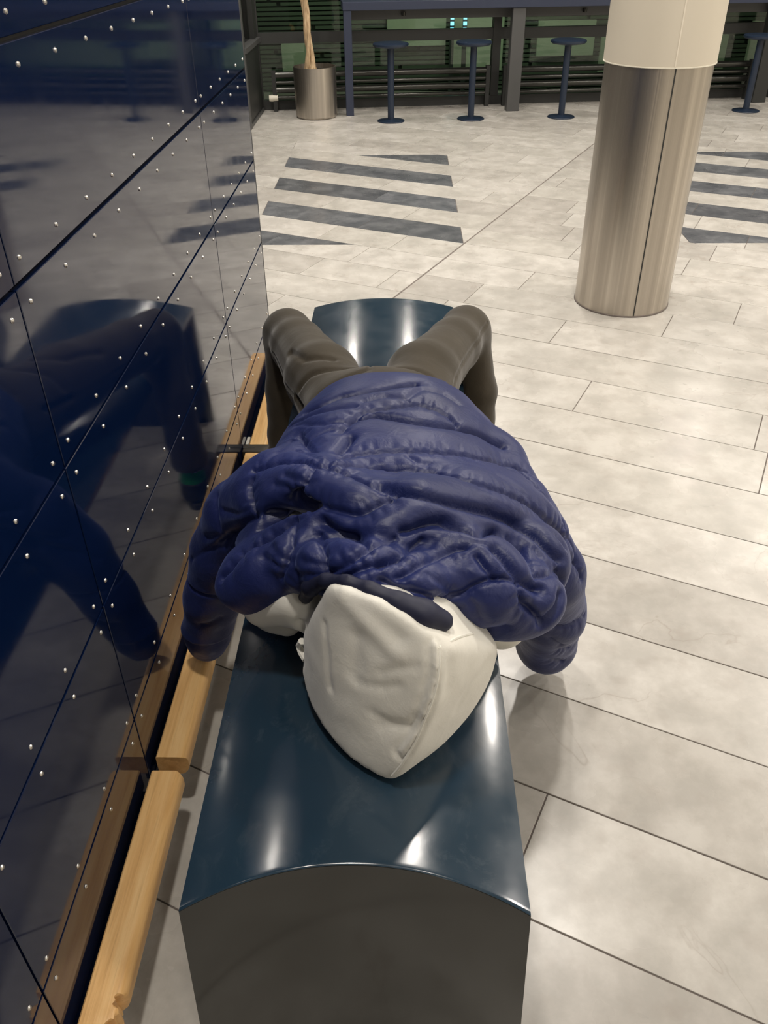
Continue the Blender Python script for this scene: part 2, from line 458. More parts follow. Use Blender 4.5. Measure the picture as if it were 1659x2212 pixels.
# ---- wooden bumper rail planks
def plank(y0, y1, xin, label, chip=False):
    t = empty('wooden_rail', (-0.49, (y0+y1)/2, 0.0)); tag(t, label, 'rail', 'wooden bumper rails along the navy wall')
    x0, x1, z0, z1 = xin, xin+0.066, 0.103, 0.158
    bm = bmesh.new(); prof = []
    rad = 0.019
    cs = [(x0+0.004, z0), (x1-rad, z0)]
    prof = [(x0+0.003, z0)]
    for k in range(7):
        a = -math.pi/2+math.pi/2*k/6; prof.append((x1-rad+rad*math.cos(a), z0+rad+rad*math.sin(a)))
    for k in range(7):
        a = math.pi/2*k/6; prof.append((x1-rad+rad*math.cos(a), z1-rad+rad*math.sin(a)))
    prof += [(x0+0.003, z1), (x0, z1-0.003), (x0, z0+0.003)]
    ny = 120 if chip else 30; rings = []
    for i in range(ny+1):
        yy = y0+(y1-y0)*i/ny
        s = 1.0
        ring = []
        for (x, z) in prof:
            yv = yy
            if i == 0 : yv = y0 + 0.006*max(0, (x-(x1-0.012))/0.012)
            if i == ny: yv = y1 - 0.006*max(0, (x-(x1-0.012))/0.012)
            if chip:
                lim = 0.565 + (0.018 if x > x1-0.02 else 0.0)*(1 if z > z0+0.01 else 0.4)
                if yv < 0.66 and x > x1-0.030:
                    cut = 0.011+0.007*math.sin(yv*160)+0.004*math.sin(yv*431)+0.10*max(0, 0.63-yv)
                    x = min(x, x1 - max(0, min(1, (0.650-yv)/0.004))*cut*(1.0 if z > z0+0.02 else 0.75))
            ring.append(bm.verts.new((x, yv, z)))
        rings.append(ring)
    n = len(prof)
    for A, B in zip(rings, rings[1:]):
        for i in range(n):
            bm.faces.new((A[i], A[(i+1) % n], B[(i+1) % n], B[i]))
    bm.faces.new(rings[0]); bm.faces.new(rings[-1][::-1])
    mb = MB(); mb.bm.free(); mb.bm = bm
    pl = mb.build('plank', M_WOOD, t, smooth=True)
    MB().box(XW+0.001, x0+0.012, y0+0.01, y1-0.01, 0.070, 0.1025, 0.001).build('mounting_bar', M_BACK, t)
    for yb in (y0+0.02, (y0+y1)/2, y1-0.05):
        b = MB().box(XW+0.001, x1-0.016, yb, yb+0.03, 0.082, 0.1025, 0.002)
        b.box(XW+0.001, XW+0.006, yb, yb+0.03, 0.0, 0.10)
        b.build('bracket', M_BACK, t)
    return t
plank(0.42, 1.088, -0.519, 'nearest oak bumper rail with a splintered edge at the bottom left', True)
plank(1.122, 2.36, -0.519, 'middle oak bumper rail under the hanging left sleeve')
plank(2.395, 3.13, -0.513, 'farthest oak bumper rail beside the left knee')
cb = empty('rail_clip', (-0.49, 2.377, 0.0)); tag(cb, 'dark clip joining the two farther oak bumper rails', 'bracket')
MB().box(XW+0.002, -0.444, 2.352, 2.402, 0.102, 0.1625, 0.005, 2).build('clip_body', M_CLIP, cb, smooth=True)
MB().box(XW+0.002, -0.49, 2.376, 2.380, 0.1625, 0.164).build('clip_slot', M_FRAME2, cb)
tg = MB().box(XW+0.002, XW+0.012, 2.42, 2.47, 0.118, 0.150, 0.001).build('white_sticker', M_CORD)
tag(tg, 'small white sticker on the navy wall above the rail joint', 'sticker')

# ---- round column
colm = empty('column', (1.115, 4.10, 0)); tag(colm, 'round column with a brushed steel sleeve below and cream paint above', 'column')
def col_part(name, prof, m, seg=96):
    mb = MB().lathe(prof, 0, 0, seg); o = mb.build(name, m, colm, smooth=True); o.matrix_parent_inverse = Matrix.Identity(4); return o
CT = 1.085
col_part('steel_sleeve', [(0.230, 0.0), (0.230, CT), (0.20, CT)], M_STEEL)
col_part('painted_shaft', [(0.20, CT-0.01), (0.236, CT-0.004), (0.238, CT), (0.238, CEIL-0.003)], M_CREAM)
col_part('base_seal', [(0.2335, 0.0), (0.2335, 0.006), (0.229, 0.008)], M_GROUT)
sa = math.radians(-70)
def col_strip(name, ang, rad, z0, z1, wd, th, m):
    mb = MB().box(-wd/2, wd/2, -th, th, z0, z1)
    bmesh.ops.rotate(mb.bm, verts=mb.bm.verts, matrix=Matrix.Rotation(ang+math.pi/2, 3, 'Z'))
    bmesh.ops.translate(mb.bm, verts=mb.bm.verts, vec=Vector((rad*math.cos(ang), rad*math.sin(ang), 0)))
    o = mb.build(name, m, colm); o.matrix_parent_inverse = Matrix.Identity(4)
col_strip('sleeve_seam', math.radians(-87), 0.2295, 0.005, CT-0.002, 0.006, 0.0015, M_FRAME)
col_part('shaft_rim', [(0.232, CT-0.005), (0.2395, CT-0.005), (0.2395, CT-0.001), (0.237, CT)], M_PLAST)
col_strip('shaft_seam', math.radians(-89), 0.2375, CT, CEIL-0.01, 0.006, 0.002, M_CREAM)

# ---- bench (open-sided shell: crowned seat on two flaring end panels)
BX = -0.0645; HW = 0.247; EZ = 0.466; BY0, BY1 = 0.620, 2.845
SAG = 0.050; REC = 0.043
RB = (HW*HW+SAG*SAG)/(2*SAG)
def crown(x): return EZ+SAG-RB+math.sqrt(max(RB*RB-(x-BX)**2, 1e-6))
bench = empty('bench', (BX, (BY0+BY1)/2, 0)); tag(bench, 'dark teal enamelled metal bench with a crowned seat, the sleeper lying along it', 'bench')
mb = MB(); nx = 48; ys = [BY0+q for q in (0, 0.002, 0.005, 0.010, 0.02, 0.05)]+[BY0+(BY1-BY0)*i/16 for i in range(1, 16)]+[BY1-q for q in (0.05, 0.02, 0.010, 0.005, 0.002, 0)]
grid = []
for s, off in ((0, 0.0), (1, -0.018)):
    g = []
    for yy in ys:
        row = []
        for i in range(nx+1):
            x = BX-HW+2*HW*i/nx
            dz = -0.0012 if (s == 0 and yy in (BY0, BY1)) else (-0.0003 if s == 0 and yy in (BY0+0.002, BY1-0.002) else 0)
            tt = 2*(yy-BY0)/(BY1-BY0)-1; yv = yy-math.copysign(1, tt)*abs(tt)**3*REC*(1-((x-BX)/HW)**2)
            row.append(mb.bm.verts.new((x, yv, crown(x)+off+dz)))
        g.append(row)
    grid.append(g)
for s in (0, 1):
    for a, b in zip(grid[s], grid[s][1:]):
        for i in range(nx): mb.bm.faces.new((a[i], a[i+1], b[i+1], b[i]))
t, b = grid
for r in range(len(ys)-1):
    for i in (0, nx): mb.bm.faces.new((t[r][i], b[r][i], b[r+1][i], t[r+1][i]))
for r in (0, -1):
    for i in range(nx): mb.bm.faces.new((t[r][i], t[r][i+1], b[r][i+1], b[r][i]))
mb.build('seat', M_BENCH, bench, smooth=True)
for (ya, yb, sg) in ((BY0-0.0005, BY0+0.02, 1), (BY1-0.02, BY1+0.0005, -1)):
    mb = MB(); HB = HW+0.016; LEAN = 0.02; cols = []
    for yy in (ya, yb):
        g = []
        for i in range(33):
            q = -1+i/16; zt = crown(BX+q*HW)-0.0025; yc = yy+sg*REC*(1-q*q)
            g.append((mb.bm.verts.new((BX+q*HB, yc-sg*LEAN, 0.0)), mb.bm.verts.new((BX+q*HW, yc, zt))))
        cols.append(g)
    A_, B_ = cols
    for i in range(32):
        for G in (A_, B_): mb.bm.faces.new((G[i][0], G[i+1][0], G[i+1][1], G[i][1]))
        for q in (0, 1): mb.bm.faces.new((A_[i][q], A_[i+1][q], B_[i+1][q], B_[i][q]))
    for i in (0, 32): mb.bm.faces.new((A_[i][0], B_[i][0], B_[i][1], A_[i][1]))
    mb.build('end_panel', M_BEND, bench, smooth=True); continue
    rr = []
    for yy in (ya, yb):
        prof = [(BX-HB, 0.0)]+[(BX-HW+2*HW*i/32, crown(BX-HW+2*HW*i/32)-0.0025) for i in range(33)]+[(BX+HB, 0.0)]
        rr.append([mb.bm.verts.new((x, yy, z)) for x, z in prof])
    n = len(rr[0])
    for i in range(n): mb.bm.faces.new((rr[0][i], rr[0][(i+1) % n], rr[1][(i+1) % n], rr[1][i]))
    mb.bm.faces.new(rr[0]); mb.bm.faces.new(rr[1][::-1])
    mb.build('end_panel', M_BEND, bench)

# ---- far glazed wall
def far(o):
    o.rotation_euler = (0, 0, math.atan(0.105)); o.location = (0, 9.48, 0)
w1 = empty('window_1'); far(w1); tag(w1, 'dark glazed wall at the far end', kind='structure')
def wpart(name, m, *boxes, parent=None, bev=0.0, kind=None):
    mb = MB()
    for b in boxes: mb.box(*b, bev)
    o = mb.build(name, m, parent or w1); o.matrix_parent_inverse = Matrix.Identity(4)
    if kind: o['kind'] = kind
    return o
XL, XR = -1.46, 6.6
wpart('plinth', M_FRAME, (XL, XR, -0.02, 0.10, 0, 0.085))
wpart('transom', M_FRAME, (XL, XR, -0.02, 0.06, 0.595, 0.69))
wpart('transom', M_FRAME, (XL, XR, -0.02, 0.06, 2.3, 2.4))
wpart('transom', M_FRAME, (XL, XR, -0.02, 0.06, CEIL-0.1, CEIL))
muls = [XL, 0.95, 3.78, 6.2]
for x in muls: wpart('mullion', M_FRAME, (x-0.04, x+0.04, -0.03, 0.07, 0.085, CEIL))
for a, b in zip(muls, muls[1:]):
    for z0, z1 in ((0.085, 0.595), (0.69, 2.3), (2.4, CEIL-0.1)):
        wpart('pane', M_GLASS, (a+0.04, b-0.04, 0.01, 0.018, z0, z1))
# left return of the glazing
w2 = empty('window_2', (-1.44, 8.85, 0)); tag(w2, 'dark framed side glazing in the far left corner', kind='structure')
def w2part(name, m, *b):
    mb = MB().box(*b); o = mb.build(name, m, w2)
w2part('sill_box', M_FRAME, -1.52, -1.42, 8.38, 9.30, 0, 0.62)
w2part('ledge', M_FRAME2, -1.52, -1.385, 8.36, 9.28, 0.62, 0.66)
w2part('frame_post', M_FRAME2, -1.52, -1.40, 8.33, 8.40, 0, CEIL-0.01)
w2part('frame_post', M_FRAME, -1.52, -1.42, 9.12, 9.30, 0.66, CEIL-0.01)
w2part('pane', M_GLASS, -1.475, -1.467, 8.40, 9.12, 0.66, CEIL-0.01)
w2part('floor_trim', M_FRAME2, -1.42, -1.405, 8.38, 9.28, 0.0, 0.03)
# pipe radiator in front of the glazing
pr = empty('pipe_radiator'); far(pr); tag(pr, 'low dark pipe radiator running along the far window', 'radiator')
for z, r in ((0.33, 0.030), (0.26, 0.018), (0.195, 0.030), (0.125, 0.018)):
    for xa, xb in ((-1.30, 0.86), (1.04, 3.62), (3.94, 6.1)):
        o = MB().tube([(xa, -0.10, z), (xb, -0.10, z)], r, 12).build('pipe', M_PIPE, pr, smooth=True); o.matrix_parent_inverse = Matrix.Identity(4)
for x in (-1.30, 0.86, 1.04, 3.62, 3.94, 6.1):
    o = MB().box(x-0.02, x+0.02, -0.13, -0.07, 0, 0.37).build('radiator_post', M_FRAME, pr); o.matrix_parent_inverse = Matrix.Identity(4)
o = MB().tube([(-1.36, -0.12, 0.125), (-1.33, -0.12, 0.125), (-1.27, -0.12, 0.125)], [0.028, 0.032, 0.026], 14).build('valve', M_PLAST, pr, smooth=True); o.matrix_parent_inverse = Matrix.Identity(4)

# exterior seen through the glass
ex = empty('facade'); far(ex); ex.location = (0, 12.2, 0); tag(ex, 'green clad building beyond the far window', kind='structure')
def expart(name, m, *b, kind=None):
    mb = MB()
    for q in b: mb.box(*q)
    o = mb.build(name, m, ex); o.matrix_parent_inverse = Matrix.Identity(4)
    if kind: o['kind'] = kind
expart('facade_wall', M_GREEN2, (-6, 9, 0.06, 0.2, -1.0, 3.5))
r2 = random.Random(3); sl = []; z = -0.95
while z < 3.4:
    h = 0.035; x = -6
    while x < 9:
        wd = r2.uniform(1.0, 2.6); sl.append((x, x+wd-0.05, 0.0, 0.05, z, z+h)); x += wd
    z += 0.052
expart('cladding_slats', M_GREEN, *sl, kind='stuff')
for (xa, xb, za, zb) in ((-1.55, -1.15, -0.05, 0.42), (-0.2, 0.55, 0.25, 0.62), (0.62, 1.3, -0.05, 0.68), (1.75, 2.5, 0.1, 0.5), (2.6, 4.3, -0.10, 0.30), (4.6, 5.6, -0.05, 0.45)):
    expart('reflection_patch', M_REFLECT, (xa, xb, -0.06, -0.01, za, zb))  # pale blocks stand in for the room's reflection in the glass
gr = MB().box(-8, 12, 10.5, 30, -1.0, -0.3).build('ground', M_GREEN2); tag(gr, 'dark ground outside the window', kind='structure')
for xl in (0.62, 0.78):
    e = empty('street_lamp', (xl, 12.0, 0)); tag(e, 'cyan glowing light strip outside, %s of the two' % ('left' if xl < 0.7 else 'right'), 'light', 'cyan lights outside the window')
    for i in range(4): MB().box(xl-0.022, xl+0.022, 11.98, 12.0, 0.36+0.065*i, 0.40+0.065*i).build('lamp_segment', M_CYAN, e)
    MB().box(xl-0.028, xl+0.028, 12.0, 12.03, -0.3, 0.63).build('lamp_back', M_FRAME, e)
lamp(1.0, 10.6, 3.0, 1.2, 70, (0.9, 1.0, 0.8), shape='RECTANGLE', sy=0.4, rot=(math.radians(35), 0, 0))  # unseen pair of lamps added outdoors to brighten the facade
lamp(-2.5, 10.6, 3.0, 1.2, 35, (0.9, 1.0, 0.8), shape='RECTANGLE', sy=0.4, rot=(math.radians(35), 0, 0))

# ---- bar table
bt = empty('bar_table'); bt.rotation_euler = (0, 0, math.atan(0.105)); bt.location = (0, 9.04, 0); tag(bt, 'long blue-grey bar table standing against the far window', 'table')
def btp(name, m, *b, bev=0.003):
    mb = MB().box(*b, bev); o = mb.build(name, m, bt); o.matrix_parent_inverse = Matrix.Identity(4)
btp('table_top', M_BLUE, -0.56, 5.6, -0.02, 0.36, 0.895, 0.965)
btp('leg', M_BLUE, -0.555, -0.48, -0.015, 0.055, 0, 0.895)
btp('leg', M_FRAME2, 1.05, 1.175, -0.0, 0.10, 0, 0.895)
btp('leg', M_FRAME, 3.64, 3.78, 0.1, 0.20, 0, 0.895)
btp('apron', M_FRAME2, -0.48, 5.5, 0.22, 0.25, 0.80, 0.895)
for xx in (0.03, 1.8):
    o = MB().tube([(xx, 0.2, 0.86), (xx, 0.2, 0.83)], 0.02, 10).build('hook', M_PIPE, bt); o.matrix_parent_inverse = Matrix.Identity(4)

# ---- stools
def stool(x, y, label, lean=0.0):
    t = empty('bar_stool', (x, y, 0)); tag(t, label, 'stool', 'round bar stools at the far table')
    def p(name, prof, m, dx=0):
        o = MB().lathe(prof, dx, 0, 36).build(name, m, t, smooth=True); o.matrix_parent_inverse = Matrix.Identity(4)
    p('base', [(0, 0.0), (0.128, 0.0), (0.131, 0.004), (0.128, 0.010), (0.05, 0.016), (0.034, 0.022), (0, 0.022)], M_STOOL)
    p('pole', [(0.031, 0.018), (0.031, 0.625), (0, 0.625)], M_STOOL)
    p('seat', [(0, 0.622), (0.10, 0.622), (0.15, 0.630), (0.165, 0.642), (0.165, 0.656), (0.155, 0.662), (0.06, 0.664), (0, 0.664)], M_STOOL)
    return t
stool(-0.108, 8.70, 'blue steel bar stool, leftmost, near the left table leg')
stool(0.662, 8.785, 'blue steel bar stool left of the grey table leg')
stool(1.542, 8.845, 'blue steel bar stool between grey table leg and column')
stool(3.40, 9.085, 'blue steel bar stool at the right edge, beyond the column')

# ---- potted tree
pt = empty('potted_tree', (-0.843, 8.96, 0)); tag(pt, 'braided tree trunk in a round steel planter by the far window', 'plant')
def pp(name, prof, m, seg=48):
    o = MB().lathe(prof, 0, 0, seg).build(name, m, pt, smooth=True); o.matrix_parent_inverse = Matrix.Identity(4)
pp('planter', [(0, 0.004), (0.192, 0.004), (0.196, 0.012), (0.203, 0.02), (0.205, 0.42), (0.205, 0.445), (0.197, 0.445), (0.195, 0.40)], M_STEEL)
pp('soil', [(0.196, 0.40), (0.1, 0.415), (0, 0.42)], M_SOIL)
for k in range(3):
    pts = []; rr = []
    for i in range(60):
        z = 0.40+i*0.03; a = 2*math.pi*k/3+z*7.5; r = 0.026+0.012*math.sin(z*6)
        pts.append((-0.03-0.05*(z-0.4)+r*math.cos(a), -0.02+r*math.sin(a), z)); rr.append(0.0205+0.003*math.sin(z*17+k)+(0.018*math.exp(-(z-0.4)/0.05)))
    o = MB().tube(pts, rr, 9).build('trunk', M_BARK, pt, smooth=True); o.matrix_parent_inverse = Matrix.Identity(4)

# ------------------------------------------------------------------ figure: implicit surfaces meshed in numpy
def grid_pts(lo, hi, h):
    ax = [np.arange(lo[i], hi[i]+h, h, dtype=np.float32) for i in range(3)]
    return ax, np.meshgrid(*ax, indexing='ij')
def smin(a, b, k):
    h = np.clip(0.5+0.5*(b-a)/k, 0, 1)
    return b+(a-b)*h-k*h*(1-h)
def sd_cone(X, a, b, ra, rb):
    a = np.array(a, np.float32); b = np.array(b, np.float32); d = b-a; L2 = float(d@d)
    px_, py_, pz_ = X[0]-a[0], X[1]-a[1], X[2]-a[2]
    t = np.clip((px_*d[0]+py_*d[1]+pz_*d[2])/max(L2, 1e-9), 0, 1)
    return np.sqrt((px_-t*d[0])**2+(py_-t*d[1])**2+(pz_-t*d[2])**2)-(ra+(rb-ra)*t)
def sd_ell(X, c, r, rz=0.0, rx=0.0):
    x, y, z = X[0]-c[0], X[1]-c[1], X[2]-c[2]
    if rz:
        s, q = math.sin(-rz), math.cos(-rz); x, y = q*x-s*y, s*x+q*y
    if rx:
        s, q = math.sin(-rx), math.cos(-rx); y, z = q*y-s*z, s*y+q*z
    k = np.sqrt((x/r[0])**2+(y/r[1])**2+(z/r[2])**2)
    return (k-1)*min(r)
def sd_chain(X, pts, k=0.0):
    d = None
    for (a, ra), (b, rb) in zip(pts, pts[1:]):
        e = sd_cone(X, a, b, ra, rb)
        d = e if d is None else (smin(d, e, k) if k else np.minimum(d, e))
    return d
def sd_bench(X):      # positive above the crowned seat
    c = EZ+SAG-RB
    r = np.sqrt((X[0]-BX)**2+(X[2]-c)**2)-RB
    return np.where(np.abs(X[0]-BX) < HW, r, 1.0)
def sd_hull(X, pts, k=0.012, r=0.0):
    bm = bmesh.new()
    for p in pts: bm.verts.new(p)
    bmesh.ops.convex_hull(bm, input=bm.verts)
    bmesh.ops.recalc_face_normals(bm, faces=bm.faces)
    cen = sum((Vector(p) for p in pts), Vector())/len(pts)
    pl = set()
    for f in bm.faces:
        n = f.normal; p = f.verts[0].co
        if n.dot(p-cen) < 0: n = -n
        pl.add((round(n.x, 4), round(n.y, 4), round(n.z, 4), round(n.dot(p), 4)))
    bm.free()
    acc = None; m = None; D = []
    for (a, b, c, d) in pl: D.append(a*X[0]+b*X[1]+c*X[2]-d)
    m = D[0]
    for q in D[1:]: m = np.maximum(m, q)
    s = sum(np.exp((q-m)/k) for q in D)
    return m+k*np.log(s)-r
def surface_nets(F, ax):
    h = ax[0][1]-ax[0][0]
    S = F < 0
    nx, ny, nz = F.shape
    c = np.zeros((nx-1, ny-1, nz-1), np.int8)
    for i in (0, 1):
        for j in (0, 1):
            for k in (0, 1): c += S[i:nx-1+i, j:ny-1+j, k:nz-1+k]
    act = (c > 0) & (c < 8)
    idx = -np.ones(act.shape, np.int64); I = np.argwhere(act); idx[act] = np.arange(len(I))
    acc = np.zeros((len(I), 3)); cnt = np.zeros(len(I))
    cor = [(i, j, k) for i in (0, 1) for j in (0, 1) for k in (0, 1)]
    for a in cor:
        for b in cor:
            if sum(abs(a[q]-b[q]) for q in range(3)) != 1 or a > b: continue
            fa = F[I[:, 0]+a[0], I[:, 1]+a[1], I[:, 2]+a[2]]; fb = F[I[:, 0]+b[0], I[:, 1]+b[1], I[:, 2]+b[2]]
            m = (fa < 0) != (fb < 0)
            t = fa[m]/(fa[m]-fb[m])
            p = np.array(a)+(np.array(b)-np.array(a))*t[:, None]
            acc[m] += p; cnt[m] += 1
    V = (I+acc/cnt[:, None])*h+np.array([ax[0][0], ax[1][0], ax[2][0]])
    faces = []
    for d in range(3):
        e1, e2 = [(1, 2), (2, 0), (0, 1)][d]
        sl0 = [slice(None)]*3; sl1 = [slice(None)]*3
        sl0[d] = slice(0, -1); sl1[d] = slice(1, None)
        ch = S[tuple(sl0)] != S[tuple(sl1)]
        E_ = np.argwhere(ch)
        E_ = E_[(E_[:, e1] > 0) & (E_[:, e2] > 0) & (E_[:, e1] < F.shape[e1]-1) & (E_[:, e2] < F.shape[e2]-1)]
        ins = S[E_[:, 0], E_[:, 1], E_[:, 2]]
        def at(o1, o2):
            q = E_.copy(); q[:, e1] -= o1; q[:, e2] -= o2; return idx[q[:, 0], q[:, 1], q[:, 2]]
        Q = np.stack([at(1, 1), at(0, 1), at(0, 0), at(1, 0)], 1)
        Q[~ins] = Q[~ins][:, ::-1]
        faces.append(Q)
    return V, np.concatenate(faces)
def edges_of(Fc):
    E_ = np.concatenate([Fc[:, [0, 1]], Fc[:, [1, 2]], Fc[:, [2, 3]], Fc[:, [3, 0]]]); E_.sort(axis=1)
    return np.unique(E_, axis=0)
def smooth(V, E_, it, lam=0.5):
    n = len(V); deg = np.bincount(E_.ravel(), minlength=n)[:, None]
    for _ in range(it):
        A = np.zeros_like(V)
        for q in range(3):
            A[:, q] = np.bincount(E_[:, 0], V[E_[:, 1], q], n)+np.bincount(E_[:, 1], V[E_[:, 0], q], n)
        V = V+(A/np.maximum(deg, 1)-V)*lam
    return V
def normals(V, Fc):
    a = V[Fc[:, 2]]-V[Fc[:, 0]]; b = V[Fc[:, 3]]-V[Fc[:, 1]]; n = np.cross(a, b); N_ = np.zeros_like(V)
    for k in range(4):
        for q in range(3): N_[:, q] += np.bincount(Fc[:, k], n[:, q], len(V))
    return N_/np.maximum(np.linalg.norm(N_, axis=1, keepdims=True), 1e-12)
def mesh_sdf(fn, lo, hi, h, sm=3, lam=0.5):
    ax, X = grid_pts(lo, hi, h)
    V, Fc = surface_nets(fn(X).astype(np.float32), ax)
    E_ = edges_of(Fc); V = smooth(V, E_, sm, lam)
    return V, Fc, E_
def to_obj(name, V, Fc, m, parent):
    me = bpy.data.meshes.new(name)
    me.vertices.add(len(V)); me.vertices.foreach_set('co', V.astype(np.float32).ravel())
    me.loops.add(Fc.size); me.loops.foreach_set('vertex_index', Fc.astype(np.int32).ravel())
    me.polygons.add(len(Fc)); me.polygons.foreach_set('loop_start', np.arange(0, Fc.size, 4, dtype=np.int32))
    me.polygons.foreach_set('loop_total', np.full(len(Fc), 4, np.int32))
    me.update(calc_edges=True)
    return link(name, me, m, parent, smooth=True)
def poly_dist(V, line):
    """distance to a 3-D polyline and arc length of the nearest point"""
    P_ = np.array(line, float); best = np.full(len(V), 9.0); arc = np.zeros(len(V)); s = 0.0
    lo = P_.min(0)-0.07; hi = P_.max(0)+0.07
    m = np.all((V > lo) & (V < hi), axis=1); W_ = V[m]
    if not len(W_): return best, arc
    bb = best[m]; aa = arc[m]
    for a, b in zip(P_, P_[1:]):
        d = b-a; l2 = d@d+1e-12; t = np.clip(((W_-a)@d)/l2, 0, 1)
        q = np.linalg.norm(W_-a-t[:, None]*d, axis=1); c = q < bb
        bb[c] = q[c]; aa[c] = s+t[c]*math.sqrt(l2); s += math.sqrt(l2)
    best[m] = bb; arc[m] = aa
    return best, arc
def vnoise(V, sc, seed=0):
    r = np.random.RandomState(seed); out = np.zeros(len(V))
    for k in range(7):
        d = r.normal(size=3); d /= np.linalg.norm(d); out += np.sin((V@d)*sc*r.uniform(0.6, 1.6)+r.uniform(0, 6.28)+1.3*np.sin((V@np.roll(d, 1))*sc*0.7+r.uniform(0, 6)))
    return out/7

# ---- jacket base
SL_R = [((0.2585, 1.3070, 0.6000), .070), ((0.2979, 1.3206, 0.5000), .070), ((0.3336, 1.3844, 0.3400), .071), ((0.3587, 1.4895, 0.1400), .064), ((0.3681, 1.5295, 0.0680), .060)]
SL_L = [((-0.3242, 1.3522, 0.6100), .070), ((-0.3709, 1.3728, 0.5100), .065), ((-0.4157, 1.3802, 0.3800), .055), ((-0.4461, 1.3907, 0.2600), .050), ((-0.4540, 1.3993, 0.2220), .045)]
HEADC = (-0.0113, 0.9093, 0.6450)
STN = np.array([
    # y, cx, halfw, cz, halfh
    [0.98, -0.02, 0.180, 0.660, 0.135],
    [1.10, -0.03, 0.230, 0.655, 0.160],
    [1.20, -0.035, 0.265, 0.650, 0.165],
    [1.32, -0.04, 0.275, 0.648, 0.165],
    [1.42, -0.035, 0.238, 0.648, 0.165],
    [1.52, -0.025, 0.232, 0.648, 0.160],
    [1.62, -0.022, 0.198, 0.648, 0.148],
    [1.70, -0.030, 0.165, 0.648, 0.130]])
def sd_torso(X, grow=0.0, y0=0.98, y1=1.70):
    y = X[1]; cx, w_, cz, h_ = (np.interp(y, STN[:, 0], STN[:, i]) for i in (1, 2, 3, 4))
    w_ = w_+grow; h_ = h_+grow
    k = ((np.abs(X[0]-cx)/w_)**2.3+(np.abs(X[2]-cz)/h_)**2.3)**(1/2.3)
    d = (k-1)*np.minimum(w_, h_)
    return np.maximum(d, np.maximum(y-y1, y0-y))
def f_jacket(X):
    d = sd_torso(X, 0.0, 1.06, 1.655)
    # ridge running from the left shoulder over the chest
    d = smin(d, sd_chain(X, [((-0.3147, 1.3425, 0.6400), .062), ((-0.2301, 1.2792, 0.7300), .062), ((-0.1328, 1.1786, 0.7900), .060), ((-0.0658, 1.1065, 0.8000), .052), ((-0.0194, 1.0443, 0.8000), .040)], 0.02), 0.05)
    # right shoulder and the fold along it
    d = smin(d, sd_chain(X, [((0.2290, 1.2852, 0.6500), .065), ((0.1250, 1.1905, 0.7400), .06), ((0.0253, 1.1005, 0.8000), .06)], 0.02), 0.05)
    d = smin(d, sd_chain(X, [((0.1563, 1.6537, 0.6400), .05), ((0.1979, 1.4830, 0.6550), .058), ((0.2251, 1.3546, 0.6500), .06)], 0.02), 0.04)
    # sunken fold between the ridge and the collar lumps
    Xc = [X[0], X[1], (X[2]-0.76)*0.42+0.76]
    v = sd_chain(Xc, [((-0.2703, 1.1170, 0.7600), .010), ((-0.2199, 1.1517, 0.7600), .020), ((-0.1713, 1.1438, 0.7600), .026), ((-0.1130, 1.1024, 0.7600), .024), ((-0.0692, 1.0714, 0.7600), .016), ((-0.0500, 1.0630, 0.7600), .006)])
    d = -smin(-d, v+0.0, 0.016)
    # left collar lump
    l = sd_ell(X, (-0.1883, 1.1025, 0.7050), (.090, .070, .058), 0.5)
    l = smin(l, sd_ell(X, (-0.2191, 1.0921, 0.6650), (.095, .045, .05), 0.1), 0.03)
    l = smin(l, sd_ell(X, (-0.2508, 1.1316, 0.6600), (.060, .06, .05), 0.3), 0.03)
    l = smin(l, sd_ell(X, (-0.1553, 1.0654, 0.7450), (.06, .065, .05), 0.3), 0.015)
    d = smin(d, l, 0.008)
    # centre gather and right collar lumps
    c = sd_chain(X, [((-0.1199, 1.0047, 0.7800), .04), ((-0.0535, 0.9707, 0.7900), .048), ((0.0168, 0.9623, 0.7700), .055)], 0.02)
    r = sd_ell(X, (0.0994, 1.0316, 0.7400), (.115, .075, .075), -0.5)
    r = smin(r, sd_ell(X, (0.1668, 1.0386, 0.6900), (.10, .07, .07), -0.2), 0.02)
    r = smin(r, sd_ell(X, (0.2229, 1.1417, 0.6700), (.07, .08, .07), -0.3), 0.03)
    d = smin(d, smin(c, r, 0.035), 0.016)
    d = np.where((X[1] < 1.22) & (np.abs(X[0]+0.03) < 0.25), np.maximum(d, 0.600-X[2]), d)
    # sleeves
    d = smin(d, sd_chain(X, SL_R, 0.02), 0.022)
    d = smin(d, sd_chain(X, SL_L, 0.02), 0.03)
    # open cuffs
    for S_ in (SL_R, SL_L):
        a, b = np.array(S_[-2][0]), np.array(S_[-1][0]); u = (b-a)/np.linalg.norm(b-a); r0 = S_[-1][1]
        e = b+u*(r0*0.5)
        pl = (X[0]-e[0])*u[0]+(X[1]-e[1])*u[1]+(X[2]-e[2])*u[2]
        d = np.where((X[2] < 0.42), np.maximum(d, pl), d)
        d = np.maximum(d, -sd_cone(X, e-u*0.05, e+u*0.05, r0*0.66, r0*0.86))
    # hollow beneath: the head, the bench
    hd = sd_ell(X, (HEADC[0], HEADC[1]+0.03, HEADC[2]-0.03), (.095, .15, .105))
    d = -smin(-d, hd, 0.008)
    d = np.maximum(d, -(sd_bench(X)-0.03))
    core = np.maximum(sd_torso(X, -0.035, 1.0, 1.9), -(9.0))
    d = np.maximum(d, -core)
    return d
JLO, JHI = (-0.545, 0.78, 0.02), (0.47, 1.70, 0.94)

